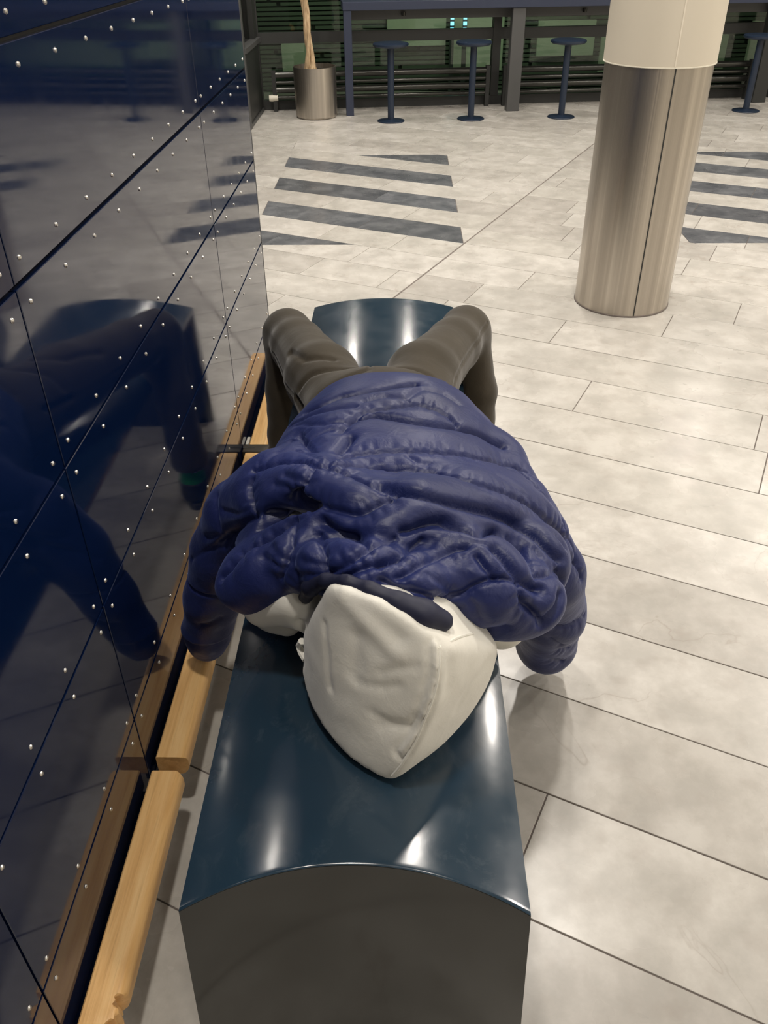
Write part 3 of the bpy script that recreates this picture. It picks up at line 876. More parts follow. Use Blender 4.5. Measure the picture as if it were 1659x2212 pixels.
from mathutils.bvhtree import BVHTree
def snap(Vm, Fm, pts, step=0.012):
    bv = BVHTree.FromPolygons([tuple(v) for v in Vm], [tuple(int(q) for q in f) for f in Fm])
    out = []
    for a, b in zip(pts, pts[1:]):
        a, b = Vector(a), Vector(b); n = max(1, int((b-a).length/step))
        for t in range(n): out.append(tuple(bv.find_nearest(a+(b-a)*t/n)[0]))
    out.append(tuple(bv.find_nearest(Vector(pts[-1]))[0]))
    return out
#--JACKETBASE--
person = empty('person', (-0.05, 1.6, 0.58))
tag(person, 'person asleep on their back along the teal bench, knees up, under a navy puffer jacket', 'person')
JSEAM = [('fold',[(-0.196,1.516,0.768),(-0.168,1.515,0.783),(-0.147,1.52,0.791),(-0.126,1.53,0.796),(-0.105,1.53,0.8),(-0.084,1.535,0.803),(-0.063,1.542,0.804),(-0.039,1.551,0.804),(-0.015,1.562,0.803),(0.006,1.571,0.801),(0.028,1.583,0.798)]),
('fine',[(-0.228,1.504,0.741),(-0.199,1.476,0.77),(-0.175,1.475,0.784),(-0.153,1.469,0.793),(-0.132,1.468,0.8),(-0.112,1.464,0.804),(-0.091,1.464,0.808)]),
('seam',[(-0.116,1.371,0.808),(-0.094,1.418,0.81),(-0.075,1.443,0.81),(-0.055,1.447,0.811),(-0.035,1.453,0.811),(-0.014,1.46,0.811),(0.008,1.47,0.809),(0.032,1.481,0.807),(0.067,1.471,0.801),(0.093,1.457,0.794),(0.116,1.423,0.785)]),
('fine',[(-0.076,1.485,0.808),(-0.054,1.494,0.809),(-0.03,1.505,0.809),(-0.01,1.499,0.809),(0.011,1.495,0.808),(0.043,1.558,0.799),(0.065,1.553,0.795),(0.086,1.553,0.789),(0.117,1.521,0.783)]),
('fold',[(-0.094,1.412,0.81),(-0.074,1.417,0.812),(-0.054,1.424,0.813),(-0.019,1.413,0.813),(0.001,1.407,0.812),(0.021,1.402,0.81),(0.044,1.401,0.807),(0.067,1.402,0.803),(0.09,1.408,0.796),(0.116,1.417,0.785),(0.143,1.435,0.769),(0.183,1.456,0.736),(0.204,1.456,0.724)]),
('fine',[(-0.213,1.474,0.761),(-0.178,1.427,0.787),(-0.148,1.405,0.8),(-0.123,1.405,0.806),(-0.098,1.408,0.81)]),
('seam',[(-0.125,1.19,0.853),(-0.109,1.261,0.816),(-0.082,1.281,0.813),(-0.064,1.283,0.813),(-0.045,1.286,0.814),(-0.027,1.29,0.813),(-0.008,1.291,0.813),(0.01,1.293,0.812),(0.029,1.295,0.81),(0.048,1.299,0.808),(0.068,1.301,0.805),(0.089,1.305,0.8),(0.11,1.312,0.794),(0.132,1.316,0.786),(0.154,1.325,0.774),(0.179,1.348,0.754),(0.206,1.388,0.724),(0.229,1.395,0.713),(0.251,1.394,0.702)]),
('seam',[(-0.2,1.413,0.778),(-0.183,1.353,0.794),(-0.158,1.291,0.809)]),
('fold',[(-0.111,1.293,0.81),(-0.095,1.338,0.811)]),
('fine',[(-0.179,1.356,0.795),(-0.157,1.366,0.8),(-0.136,1.378,0.804),(-0.117,1.382,0.808),(-0.097,1.387,0.81)]),
('fine',[(-0.226,1.311,0.8),(-0.213,1.389,0.775),(-0.184,1.359,0.793)]),
('fine',[(-0.254,1.27,0.797),(-0.238,1.278,0.803),(-0.224,1.294,0.804),(-0.192,1.302,0.805),(-0.167,1.27,0.817),(-0.139,1.203,0.85)]),
('seam',[(-0.268,1.262,0.788),(-0.243,1.254,0.802),(-0.218,1.25,0.813),(-0.183,1.232,0.828),(-0.161,1.205,0.844),(-0.142,1.188,0.853),(-0.124,1.186,0.854),(-0.101,1.192,0.847),(-0.079,1.219,0.827),(-0.061,1.232,0.817),(-0.041,1.234,0.815),(-0.022,1.232,0.814)]),
('fine',[(0.01,1.273,0.812),(0.033,1.249,0.811),(0.051,1.253,0.809),(0.024,1.235,0.812),(0.005,1.235,0.813),(-0.013,1.236,0.814)]),
('seam',[(-0.038,1.234,0.815),(-0.015,1.233,0.814),(0.008,1.232,0.813),(0.031,1.229,0.812),(0.054,1.225,0.811),(0.076,1.208,0.816),(0.097,1.194,0.819),(0.119,1.186,0.817),(0.142,1.184,0.81),(0.16,1.187,0.801),(0.178,1.195,0.789),(0.198,1.207,0.771),(0.218,1.219,0.753),(0.252,1.235,0.716),(0.286,1.257,0.67),(0.32,1.282,0.62)]),
('fold',[(-0.035,1.126,0.852),(-0.007,1.099,0.858),(0.011,1.09,0.86),(0.03,1.084,0.859),(0.049,1.085,0.853),(0.066,1.09,0.844),(0.085,1.098,0.832),(0.103,1.107,0.821),(0.126,1.118,0.806),(0.15,1.13,0.791),(0.168,1.136,0.778),(0.186,1.147,0.762),(0.206,1.155,0.744),(0.221,1.144,0.74),(0.243,1.119,0.733),(0.256,1.11,0.723),(0.271,1.108,0.708)]),
('seam',[(-0.155,1.186,0.85),(-0.132,1.174,0.854),(-0.11,1.171,0.853),(-0.093,1.161,0.85),(-0.075,1.147,0.85),(-0.057,1.126,0.854),(-0.032,1.105,0.856),(-0.007,1.091,0.858)]),
('seam',[(0.227,1.398,0.714),(0.245,1.356,0.714),(0.265,1.325,0.707),(0.278,1.315,0.694)]),
('seam',[(0.314,1.308,0.642),(0.322,1.296,0.627),(0.334,1.304,0.597),(0.348,1.3,0.561),(0.354,1.29,0.542),(0.362,1.286,0.518)]),
('fine',[(0.173,1.256,0.779),(0.196,1.246,0.769),(0.226,1.24,0.747),(0.246,1.233,0.723),(0.259,1.233,0.703),(0.273,1.239,0.677)]),
('fine',[(0.268,1.15,0.723),(0.281,1.142,0.71)]),
('seam',[(-0.149,1.179,0.852),(-0.154,1.158,0.848),(-0.16,1.148,0.839),(-0.167,1.147,0.823),(-0.178,1.164,0.797)]),
('seam',[(-0.267,1.242,0.782),(-0.273,1.234,0.774),(-0.27,1.22,0.767),(-0.264,1.202,0.762),(-0.261,1.188,0.753)]),
('fine',[(-0.353,1.318,0.693),(-0.349,1.291,0.676),(-0.348,1.281,0.656),(-0.344,1.276,0.62)]),
('fine',[(-0.217,1.19,0.806),(-0.191,1.164,0.818),(-0.172,1.159,0.808)]),
('fine',[(-0.199,1.193,0.823),(-0.177,1.162,0.835),(-0.16,1.148,0.839)]),
('fine',[(-0.336,1.276,0.69),(-0.293,1.216,0.724),(-0.263,1.189,0.752)]),
('seam',[(-0.175,1.161,0.804),(-0.148,1.152,0.798),(-0.12,1.09,0.828),(-0.098,1.072,0.835),(-0.077,1.06,0.837),(-0.061,1.057,0.841),(-0.047,1.063,0.847),(-0.032,1.071,0.852),(-0.017,1.08,0.855),(-0.005,1.09,0.858)]),
('fine',[(-0.064,1.139,0.851),(-0.038,1.101,0.856),(-0.017,1.08,0.855)]),
('fold',[(-0.35,1.282,0.603),(-0.329,1.265,0.634),(-0.302,1.217,0.688),(-0.268,1.183,0.74),(-0.23,1.17,0.76),(-0.208,1.171,0.758),(-0.186,1.173,0.755)]),
('fold',[(-0.128,1.075,0.813),(-0.115,1.059,0.813),(-0.094,1.044,0.807),(-0.077,1.036,0.809),(-0.058,0.995,0.836),(-0.046,0.984,0.84)]),
('seam',[(-0.174,1.105,0.797),(-0.175,1.073,0.792),(-0.174,1.043,0.789),(-0.181,1.026,0.777),(-0.184,1.018,0.767),(-0.193,1.018,0.74)]),
('seam',[(-0.132,1.058,0.798),(-0.12,1.002,0.821),(-0.115,0.979,0.819),(-0.115,0.957,0.8)]),
('seam',[(-0.306,1.08,0.688),(-0.291,1.08,0.706),(-0.276,1.084,0.721),(-0.255,1.097,0.741),(-0.222,1.094,0.76),(-0.195,1.096,0.779),(-0.18,1.104,0.792)]),
('fine',[(-0.2,1.094,0.776),(-0.174,1.041,0.788)]),
('fine',[(-0.206,1.06,0.77),(-0.181,1.022,0.774)]),
('fine',[(-0.222,1.057,0.751),(-0.203,1.034,0.759),(-0.185,1.017,0.763)]),
('fine',[(-0.16,1.045,0.792),(-0.142,1.058,0.796)]),
('fine',[(-0.149,0.988,0.8),(-0.132,0.976,0.806),(-0.116,0.967,0.811)]),
('fine',[(-0.161,1.001,0.766),(-0.139,0.971,0.788),(-0.12,0.959,0.795)]),
('seam',[(-0.111,0.956,0.803),(-0.095,0.949,0.817),(-0.072,0.949,0.834),(-0.05,0.963,0.842),(-0.035,0.99,0.836),(-0.008,1.013,0.825)]),
('seam',[(-0.101,0.946,0.804),(-0.081,0.935,0.816),(-0.062,0.934,0.827),(-0.034,0.943,0.832),(-0.019,0.953,0.832),(-0.004,0.967,0.83)]),
('seam',[(-0.031,0.942,0.831),(-0.016,0.954,0.831),(-0.003,0.963,0.829),(0.019,1.014,0.808),(0.034,1.026,0.812)]),
('seam',[(-0.006,0.93,0.816),(0.011,0.938,0.82),(0.026,0.952,0.823),(0.041,0.969,0.818),(0.057,0.996,0.806),(0.08,1.008,0.809),(0.098,1.01,0.812)]),
('fold',[(0.003,1.023,0.832),(0.015,1.026,0.83),(0.032,1.037,0.832),(0.048,1.045,0.83),(0.065,1.055,0.825),(0.082,1.059,0.817),(0.099,1.057,0.812),(0.12,1.043,0.812),(0.155,1.1,0.768)]),
('seam',[(0.062,0.932,0.772),(0.079,0.951,0.76),(0.095,0.956,0.766),(0.11,0.96,0.778),(0.126,0.963,0.784),(0.146,0.966,0.786),(0.166,0.97,0.782),(0.185,0.972,0.769)]),
('seam',[(0.09,0.964,0.705),(0.076,0.954,0.736),(0.062,0.932,0.769),(0.046,0.919,0.788),(0.032,0.917,0.797),(0.015,0.918,0.801),(-0.002,0.92,0.804),(-0.017,0.924,0.809),(-0.031,0.926,0.815)]),
('seam',[(0.115,0.994,0.807),(0.126,0.979,0.799),(0.14,0.966,0.787)]),
('fold',[(0.145,1.013,0.807),(0.158,0.999,0.801),(0.167,0.989,0.793),(0.179,0.981,0.782),(0.19,0.978,0.769),(0.203,0.986,0.754),(0.217,0.994,0.74)]),
('seam',[(0.183,0.968,0.767),(0.185,0.962,0.754),(0.187,0.961,0.738),(0.202,0.971,0.719),(0.209,0.972,0.709),(0.222,0.975,0.687)]),
('fine',[(0.186,0.961,0.744),(0.199,0.97,0.723),(0.207,0.972,0.71)]),
('fine',[(0.106,1.015,0.813),(0.12,1.018,0.813),(0.139,1.014,0.809)]),
('seam',[(0.198,1.107,0.734),(0.205,1.081,0.738),(0.206,1.033,0.758),(0.212,1.012,0.753),(0.235,1.031,0.74),(0.268,1.093,0.698)]),
('fine',[(0.224,1.103,0.732),(0.229,1.09,0.728)]),
('fine',[(0.175,1.111,0.75),(0.186,1.106,0.737),(0.198,1.107,0.734)]),
('fold',[(0.272,1.095,0.693),(0.278,1.097,0.665)]),
('fold',[(0.255,1.011,0.714),(0.25,0.995,0.703),(0.237,0.982,0.692),(0.225,0.976,0.683)]),
('fine',[(0.126,0.981,0.666),(0.143,0.968,0.684),(0.164,0.963,0.694)]),
('fine',[(0.107,0.951,0.755),(0.115,0.948,0.742),(0.121,0.95,0.721)]),
('fine',[(0.032,0.942,0.818),(0.051,0.938,0.804),(0.07,0.948,0.781),(0.087,0.954,0.76)]),
('fine',[(0.046,0.921,0.791),(0.066,0.939,0.778),(0.078,0.955,0.775)]),
('seam',[(0.319,1.291,0.384),(0.344,1.3,0.372),(0.368,1.313,0.371),(0.404,1.36,0.354)]),
('seam',[(0.358,1.357,0.25),(0.391,1.39,0.221)]),
('seam',[(0.354,1.396,0.176),(0.391,1.426,0.137)]),
('fine',[(0.322,1.308,0.334),(0.35,1.322,0.3)]),
('seam',[(0.326,1.268,0.573),(0.351,1.294,0.552)]),
('fine',[(-0.387,1.312,0.598),(-0.354,1.281,0.628)]),
('fine',[(-0.432,1.341,0.519),(-0.394,1.314,0.561),(-0.359,1.288,0.597),(-0.317,1.251,0.642)]),
('fine',[(-0.437,1.329,0.349),(-0.413,1.324,0.358),(-0.392,1.326,0.371)])]
def make_jacket():
    V, Fc, E_ = mesh_sdf(f_jacket, JLO, JHI, 0.0040, 6)
    Nn = normals(V, Fc)
    D = np.zeros(len(V)); nearest = np.full(len(V), 9.0)
    for i, (kind, line) in enumerate(JSEAM):
        d, a = poly_dist(V, line)
        amp, sig = {'seam': (0.0105, 0.0050), 'fold': (0.0160, 0.0080), 'fine': (0.0032, 0.0045)}[kind]
        m = d < 0.07
        D[m] -= amp*np.exp(-(d[m]/sig)**2)
        nearest = np.minimum(nearest, d+(0.012 if kind == 'fine' else 0))
        # puckers across the stitching
        rs = np.random.RandomState(i)
        ph = a[m]*2*math.pi/0.025+1.6*np.sin(a[m]*55+i)
        if kind == 'seam': D[m] -= 0.0034*(0.5+0.5*np.sin(ph+d[m]*40*np.sin(i)))**3*(0.45+0.55*np.sin(a[m]*19+i*2)**2)*np.exp(-((d[m]-0.013)/0.013)**2)
    puff = 1-np.exp(-(nearest/0.024)**2)
    up = 0.0065*puff*(nearest < 1)
    D += np.where(nearest < 1, up, 0.0)
    D += 0.0020*vnoise(V, 30, 1)*puff+0.0006*vnoise(V, 120, 2)
    # bench contact and cuff rims stay as they are
    low = np.clip((sd_bench(V.T)-0.028)/0.02, 0, 1)
    V2 = V+Nn*(D*low)[:, None]
    V2 = smooth(V2, E_, 1, 0.35)
    return to_obj('jacket', V2, Fc, M_NYLON, person)
jacket = make_jacket()

# ---- sweatshirt: hood drawn over the face, shoulders showing at the collar
HP = [(-0.0143, 0.8048, 0.5300), (-0.0502, 0.8185, 0.5340), (-0.1011, 0.8667, 0.5400), (-0.1494, 0.9514, 0.5500), (-0.1620, 1.0036, 0.6000), (-0.1294, 0.9467, 0.7050), (-0.1112, 0.9242, 0.7750), (-0.0969, 0.9158, 0.8050),
      (-0.0433, 0.8832, 0.8120), (0.0091, 0.8590, 0.7950), (0.0534, 0.8414, 0.7650), (0.0513, 0.8206, 0.7200), (0.0270, 0.8042, 0.6200), (0.1477, 0.9560, 0.6500), (0.1321, 0.9253, 0.6000), (0.1058, 0.9006, 0.5600), (0.0504, 0.8461, 0.5450),
      (-0.08, 1.06, 0.74), (0.06, 1.06, 0.74), (-0.10, 1.06, 0.60), (0.10, 1.06, 0.60), (-0.0036, 0.7978, 0.5550)]
def f_hood(X):
    d = sd_hull(X, HP, 0.004, 0.0135)
    # shoulders and collar rolls of the sweatshirt
    s = sd_chain(X, [((-0.2571, 1.1553, 0.5850), .045), ((-0.2307, 1.1359, 0.5650), .038), ((-0.2049, 1.1081, 0.5600), .026)], 0.02)
    s = smin(s, sd_chain(X, [((-0.2351, 1.0859, 0.6300), .045), ((-0.1762, 1.0531, 0.6700), .045)]), 0.03)
    s = smin(s, sd_chain(X, [((-0.1797, 1.0562, 0.6250), .020), ((-0.1581, 1.0231, 0.6400), .020)]), 0.02)
    s = smin(s, sd_chain(X, [((0.1333, 1.0857, 0.6000), .055), ((0.1815, 1.1004, 0.5700), .042), ((0.2100, 1.1353, 0.5200), .022)], 0.02), 0.02)
    d = smin(d, s, 0.008)
    # torso under the jacket and sleeves inside its sleeves
    t = np.maximum(sd_torso(X, -0.045, 1.05, 1.68), -(sd_bench(X)-0.006))
    d = smin(d, t, 0.02)
    for S_ in (SL_R, SL_L):
        d = smin(d, sd_chain(X, [(p, r*0.60) for p, r in S_[:-1]]), 0.02)
    # gap at the left of the hood opening
    g = sd_chain(X, [((-0.1671, 1.0148, 0.6550), .007), ((-0.1623, 1.0036, 0.6300), .009), ((-0.1671, 0.9927, 0.6000), .010), ((-0.1651, 0.9812, 0.5900), .008)])
    d = -smin(-d, g, 0.008)
    return np.maximum(d, -(sd_bench(X)-0.004))
HSEAM = [('ridge', [(0.0518, 0.8162, 0.7900), (0.0504, 0.7974, 0.7720), (0.0480, 0.7842, 0.7500), (0.0381, 0.7745, 0.7050), (0.0238, 0.7657, 0.6620), (0.0032, 0.7571, 0.6220), (-0.0114, 0.7554, 0.6000)]),
         ('groove', [(-0.1209, 0.9044, 0.7450), (-0.1240, 0.8884, 0.7150), (-0.1262, 0.8749, 0.6800), (-0.1249, 0.8653, 0.6400)]),
         ('soft', [(-0.0935, 0.8739, 0.8200), (-0.0677, 0.8392, 0.8000), (-0.0417, 0.8149, 0.7800), (-0.0226, 0.8035, 0.7650)]),
         ('softd', [(-0.0818, 0.8740, 0.8200), (-0.0485, 0.8393, 0.8000), (-0.0195, 0.8145, 0.7850)]),
         ('fine', [(-0.0928, 0.8074, 0.6900), (-0.0491, 0.7930, 0.7000), (-0.0166, 0.7963, 0.7100)]),
         ('fine', [(0.0224, 0.8280, 0.7400), (-0.0103, 0.8283, 0.7300), (-0.0365, 0.8198, 0.7200)]),
         ('fine', [(-0.0635, 0.7911, 0.6500), (-0.0236, 0.7873, 0.6400), (0.0031, 0.7959, 0.6400)]),
         ('fine', [(0.1270, 0.9354, 0.6500), (0.0950, 0.8863, 0.6500), (0.0841, 0.8575, 0.6200)]),
         ('softd', [(-0.0435, 0.7828, 0.6350), (-0.0035, 0.7711, 0.6450), (0.0161, 0.7713, 0.6600)]),
         ('softd', [(0.0604, 0.8296, 0.7750), (0.0782, 0.8333, 0.7350), (0.0828, 0.8221, 0.6900)]),
         ('softd', [(-0.0790, 0.8435, 0.7600), (-0.0858, 0.8277, 0.7300), (-0.0952, 0.8202, 0.7000)])]
def make_hood():
    V, Fc, E_ = mesh_sdf(f_hood, (-0.53, 0.72, 0.08), (0.44, 1.70, 0.88), 0.006, 3)
    Nn = normals(V, Fc); D = np.zeros(len(V))
    for kind, line in HSEAM:
        line = snap(V, Fc, line)
        d, a = poly_dist(V, line)
        amp, sig = {'ridge': (0.003, 0.004), 'groove': (-0.0035, 0.006), 'soft': (0.005, 0.018), 'softd': (-0.0035, 0.014), 'fine': (-0.0018, 0.008)}[kind]
        D += amp*np.exp(-(d/sig)**2)
        if kind == 'ridge': D += -0.0035*np.exp(-((d-0.009)/0.005)**2)
    D += 0.0045*vnoise(V, 24, 5)+0.0014*vnoise(V, 70, 6)
    low = np.clip((sd_bench(V.T)-0.004)/0.02, 0, 1)
    V = V+Nn*(D*low)[:, None]
    global HOODV; HOODV = (V, Fc)
    return to_obj('sweatshirt', V, Fc, M_HOODIE, person)
hood = make_hood()
def piping(Vm, Fm, pts, r, name, m, parent, step=0.012, lift=0.0):
    bv = BVHTree.FromPolygons([tuple(v) for v in Vm], [tuple(int(q) for q in f) for f in Fm])
    out = []
    for a, b in zip(pts, pts[1:]):
        a, b = Vector(a), Vector(b); n = max(1, int((b-a).length/step))
        for t in range(n):
            q = bv.find_nearest(a+(b-a)*t/n); out.append(q[0]+q[1]*lift)
    q = bv.find_nearest(Vector(pts[-1])); out.append(q[0]+q[1]*lift)
    for _ in range(2): out = [out[0]]+[(out[i-1]+out[i]*2+out[i+1])/4 for i in range(1, len(out)-1)]+[out[-1]]
    return MB().tube(out, r, 6).build(name, m, parent, smooth=True)
piping(*HOODV, [(0.0534, 0.8414, 0.7650), (0.0520, 0.8234, 0.7450), (0.0500, 0.8165, 0.7150), (0.0395, 0.8048, 0.6700), (0.0249, 0.7999, 0.6200), (0.0033, 0.7973, 0.5700), (-0.0121, 0.7973, 0.5400)], 0.0024, 'hood_seam', M_HOODIE, hood, lift=0.001)
piping(*HOODV, [(0.0534, 0.8414, 0.7650), (0.0798, 0.8755, 0.7500), (0.1149, 0.9226, 0.7200)], 0.0022, 'hood_seam', M_HOODIE, hood)
def f_lining(X):
    d = sd_chain(X, [((-0.1554, 1.0192, 0.7000), .012), ((-0.1387, 0.9750, 0.7600), .014), ((-0.1107, 0.9434, 0.8000), .011), ((-0.0781, 0.9217, 0.8150), .011), ((-0.0439, 0.9035, 0.8160), .012), ((-0.0040, 0.8882, 0.8060), .016), ((0.0322, 0.8786, 0.7920), .022), ((0.0593, 0.8837, 0.7750), .017)], 0.01)
    return d
V, Fc, E_ = mesh_sdf(f_lining, (-0.25, 0.75, 0.60), (0.20, 1.10, 0.90), 0.006, 2)
V = V+normals(V, Fc)*(0.0008*vnoise(V, 90, 4))[:, None]
lin = to_obj('collar_lining', V, Fc, M_LINING, jacket); lin['label'] = 'dark inner edge of the jacket collar'
o = MB().tube([(-0.1641, 0.9946, 0.6250), (-0.1710, 1.0040, 0.6050), (-0.1667, 0.9947, 0.5980), (-0.1586, 0.9817, 0.5950)], 0.006, 8).build('drawstring', M_HOODIE, hood, smooth=True)
o['label'] = 'cord end at the hood opening'

# ---- trousers
TL = [((-0.135, 1.74, .635), .100), ((-0.2015, 1.9229, 0.6400), .092), ((-0.2906, 2.1752, 0.6150), .075), ((-0.3358, 2.2995, 0.6000), .068)]
TR = [((0.02, 1.74, .635), .100), ((0.0527, 1.9278, 0.6400), .092), ((0.1432, 2.1688, 0.6200), .075), ((0.1879, 2.2988, 0.6080), .068)]
SHL = [((-0.3491, 2.3043, 0.5950), .073), (-0.375, 2.26, .42), (-0.392, 2.27, .14)]
def f_trousers(X):
    d = sd_ell(X, (-0.058, 1.69, .640), (.170, .16, .13))
    d = smin(d, sd_chain(X, TL, 0.02), 0.03); d = smin(d, sd_chain(X, TR, 0.02), 0.03)
    d = smin(d, sd_chain(X, [(TL[-1][0], .068), ((-0.350, 2.285, .42), .064), ((-0.372, 2.29, .17), .060)], 0.02), 0.03)
    d = smin(d, sd_chain(X, [(TR[-1][0], .068), ((0.225, 2.285, .42), .064), ((0.238, 2.29, .17), .060)], 0.02), 0.03)
    d = np.maximum(d, -(sd_bench(X)-0.004))
    d = np.maximum(d, 0.125-X[2])
    d = np.maximum(d, 1.62-X[1])
    for xx in (-0.372, 0.238): d = np.maximum(d, -sd_cone(X, (xx, 2.29, .10), (xx, 2.29, .17), .054, .050))
    return d
TSEAM = [('fine', [(-0.0732, 1.7824, 0.7400), (-0.0665, 1.6838, 0.7650), (-0.0606, 1.5986, 0.7800)]),
         ('fine', [(0.2345, 2.2772, 0.6400), (0.2151, 2.0631, 0.6650), (0.1852, 1.8726, 0.6900), (0.1564, 1.7348, 0.6800)]),
         ('fine', [(-0.3569, 2.1338, 0.6200), (-0.3198, 1.9495, 0.6400), (-0.2821, 1.8154, 0.6500)]),
         ('pocket', [(-0.2753, 1.7987, 0.6550), (-0.2546, 1.7563, 0.6600), (-0.2283, 1.7082, 0.6700)]),
         ('pocket', [(0.1487, 1.7227, 0.6900), (0.1402, 1.7311, 0.7000), (0.1311, 1.7302, 0.7100)]),
         ('fold', [(-0.0732, 1.7805, 0.7350), (-0.1385, 1.7786, 0.7300), (-0.2078, 1.8028, 0.7000), (-0.2527, 1.7937, 0.6800)]),
         ('fold', [(-0.0813, 1.7141, 0.7500), (-0.1431, 1.6895, 0.7450), (-0.1845, 1.6736, 0.7300)]),
         ('fold', [(-0.0617, 1.7581, 0.7400), (0.0028, 1.7803, 0.7350), (0.0677, 1.7623, 0.7200)]),
         ('fold', [(-0.0175, 1.6399, 0.7700), (0.0438, 1.6709, 0.7600), (0.0960, 1.6764, 0.7400)]),
         ('fold', [(-0.2716, 1.9749, 0.6800), (-0.2257, 1.8786, 0.7000), (-0.1657, 1.8448, 0.7100)])]
def make_trousers():
    V, Fc, E_ = mesh_sdf(f_trousers, (-0.49, 1.58, 0.09), (0.37, 2.44, 0.82), 0.006, 3)
    Nn = normals(V, Fc); D = 0.0020*vnoise(V, 16, 8)
    D += 0.003*np.sin(V[:, 2]*70+V[:, 0]*12)*np.clip((0.5-V[:, 2])*4, 0, 1)*(0.5+0.5*vnoise(V, 12, 3))
    for kind, line in TSEAM:
        line = snap(V, Fc, line)
        d, a = poly_dist(V, line)
        amp, sig = {'fine': (-0.0022, 0.004), 'pocket': (-0.018, 0.006), 'fold': (-0.007, 0.009)}[kind]
        D += amp*np.exp(-(d/sig)**2)
        if kind == 'fine': D += 0.0015*np.exp(-((d-0.008)/0.004)**2)
    V = V+Nn*D[:, None]
    return to_obj('trousers', V, Fc, M_TROUSER, person)
trousers = make_trousers()

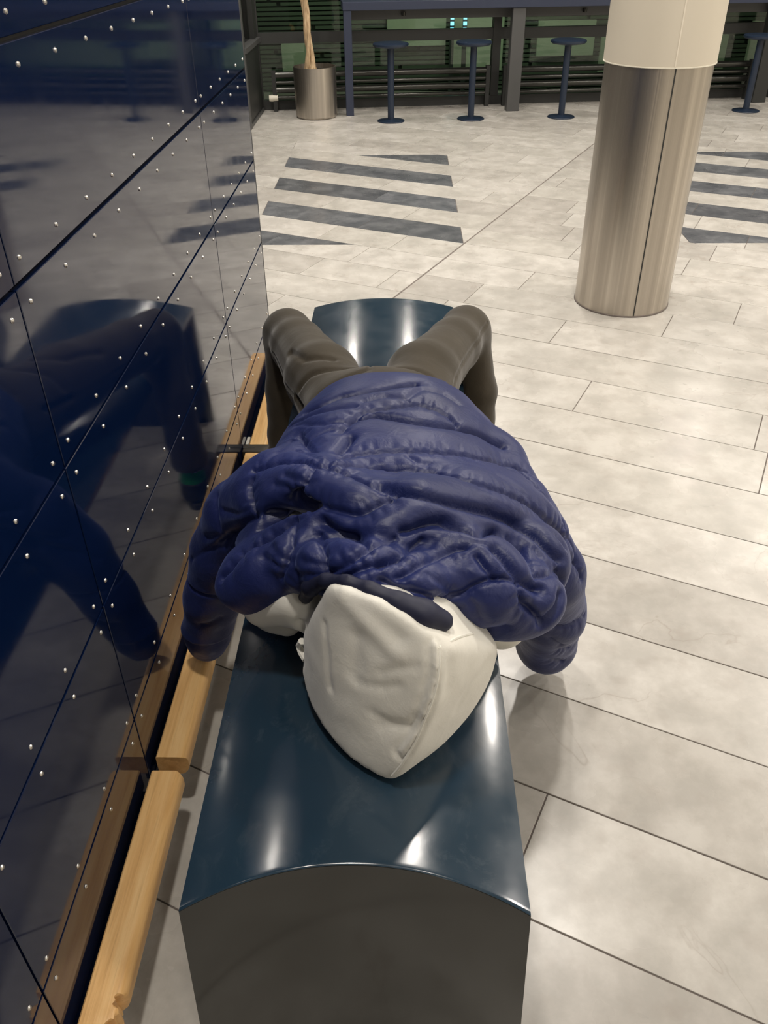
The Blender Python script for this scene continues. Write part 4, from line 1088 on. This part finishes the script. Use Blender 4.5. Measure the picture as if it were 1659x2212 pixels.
# ---- body inside the clothes (one continuous mesh, hands inside the cuffs)
def f_body(X):
    HX, HY, HZ = HEADC
    d = sd_ell(X, (HX, HY+0.03, HZ-0.012), (.076, .098, .092))
    d = smin(d, sd_cone(X, (HX, HY+0.09, HZ+0.02), (HX, HY+0.105, HZ+0.035), .040, .030), 0.03)      # jaw and chin
    d = smin(d, sd_cone(X, (HX, HY+0.035, HZ+0.078), (HX, HY+0.060, HZ+0.094), .007, .012), 0.012)    # nose
    d = smin(d, sd_cone(X, (HX-0.020, HY+0.088, HZ+0.072), (HX+0.020, HY+0.088, HZ+0.072), .007, .007), 0.01)  # mouth
    for s in (-1, 1):
        d = np.maximum(d, -(sd_ell(X, (HX+s*0.031, HY+0.022, HZ+0.088), (.015, .009, .010))))           # eye sockets
        d = np.minimum(d, sd_ell(X, (HX+s*0.031, HY+0.022, HZ+0.074), (.0125, .0125, .0125)))
        d = smin(d, sd_ell(X, (HX+s*0.077, HY+0.04, HZ-0.010), (.008, .028, .018)), 0.006)              # ears
    d = smin(d, sd_cone(X, (HX, HY+0.10, HZ-0.03), (-0.04, 1.16, .655), .052, .058), 0.03)
    d = smin(d, np.maximum(sd_torso(X, -0.068, 1.12, 1.70), -9.0), 0.04)
    for S_, hs in ((SL_R, 1), (SL_L, -1)):
        c = [(p, max(.030, r*0.44)) for p, r in S_[:-1]]
        d = smin(d, sd_chain(X, c, 0.02), 0.03)
        a = np.array(S_[-2][0]); b = np.array(S_[-1][0]); u = (b-a)/np.linalg.norm(b-a)
        pc = a+u*0.004; sd = np.cross(u, (0, 1, 0)); sd /= np.linalg.norm(sd)
        d = smin(d, sd_cone(X, a-u*0.02, pc, .024, .022), 0.015)
        for k, (off, ln) in enumerate(((-0.021, .030), (-0.007, .036), (0.007, .034), (0.021, .027))):
            p0 = pc+sd*off; p1 = p0+u*ln*0.6; p2 = p1+(u*0.6+np.array((0, -0.5, 0)))*ln*0.6
            d = smin(d, sd_chain(X, [(p0, .0078), (p1, .0072), (p2, .006)]), 0.004)
        th = pc-u*0.012+sd*0.024*-hs
        d = smin(d, sd_cone(X, th, th+u*0.03+sd*-hs*0.012, .009, .0075), 0.005)
    d = smin(d, sd_ell(X, (-0.058, 1.70, .62), (.135, .12, .08)), 0.04)
    for T_, sx in ((TL, -0.372), (TR, 0.238)):
        d = smin(d, sd_chain(X, [(p, r*0.72) for p, r in T_], 0.02), 0.03)
        k = T_[-1][0]
        d = smin(d, sd_chain(X, [((k[0], k[1], k[2]), .052), (((k[0]+sx)/2, 2.285, .42), .046), ((sx, 2.29, .12), .032), ((sx, 2.295, .06), .030)], 0.02), 0.02)
        d = smin(d, sd_chain(X, [((sx, 2.29, .045), .028), ((sx, 2.40, .040), .026), ((sx, 2.47, .034), .020)]), 0.02)
    d = np.maximum(d, -(sd_bench(X)-0.008))
    return d
V, Fc, E_ = mesh_sdf(f_body, (-0.50, 0.70, 0.0), (0.42, 2.54, 0.86), 0.0075, 1)
to_obj('body', V, Fc, M_SKIN, person)

# ---- socks and shoes
for sx, sd in ((-0.372, -1), (0.238, 1)):
    sk = MB().tube([(sx, 2.295, .235), (sx, 2.295, .17), (sx, 2.293, .12), (sx, 2.293, .085), (sx, 2.30, .06)], [.044, .044, .041, .043, .044], 20).build('sock', M_SOCK, person, smooth=True)
    sk['label'] = 'green sock'
    def f_shoe(X):
        d = sd_chain(X, [((sx, 2.285, .048), .040), ((sx, 2.35, .050), .043), ((sx+sd*0.01, 2.44, .042), .045), ((sx+sd*0.012, 2.49, .038), .034)], 0.02)
        d = smin(d, sd_cone(X, (sx, 2.295, .06), (sx, 2.295, .085), .045, .048), 0.02)
        d = np.maximum(d, X[2]-0.098)
        d = np.maximum(d, -sd_cone(X, (sx, 2.295, .08), (sx, 2.295, .13), .040, .044))
        return np.maximum(d, 0.018-X[2])
    V, Fc, E_ = mesh_sdf(f_shoe, (sx-0.08, 2.20, 0.0), (sx+0.08, 2.56, 0.13), 0.005, 2)
    sh = to_obj('shoe', V, Fc, M_SHOE, person)
    mb = MB(); pts = []
    for k in range(28):
        a = 2*math.pi*k/28; yy = 2.385+0.143*math.sin(a); ww = 0.045+0.006*math.sin(a)
        pts.append((sx+sd*0.008+ww*math.copysign(abs(math.cos(a))**0.7, math.cos(a)), yy))
    mb.poly(pts, 0.0008, 0.022, 0.003)
    mb.build('sole', M_SOLE, sh)
    for k in range(4):
        y = 2.345+0.022*k; z = 0.094-0.0022*k
        MB().tube([(sx-0.026, y, z-0.010), (sx, y+0.004, z+0.001), (sx+0.026, y, z-0.010)], 0.0025, 6).build('lace', M_CORD, sh, smooth=True)
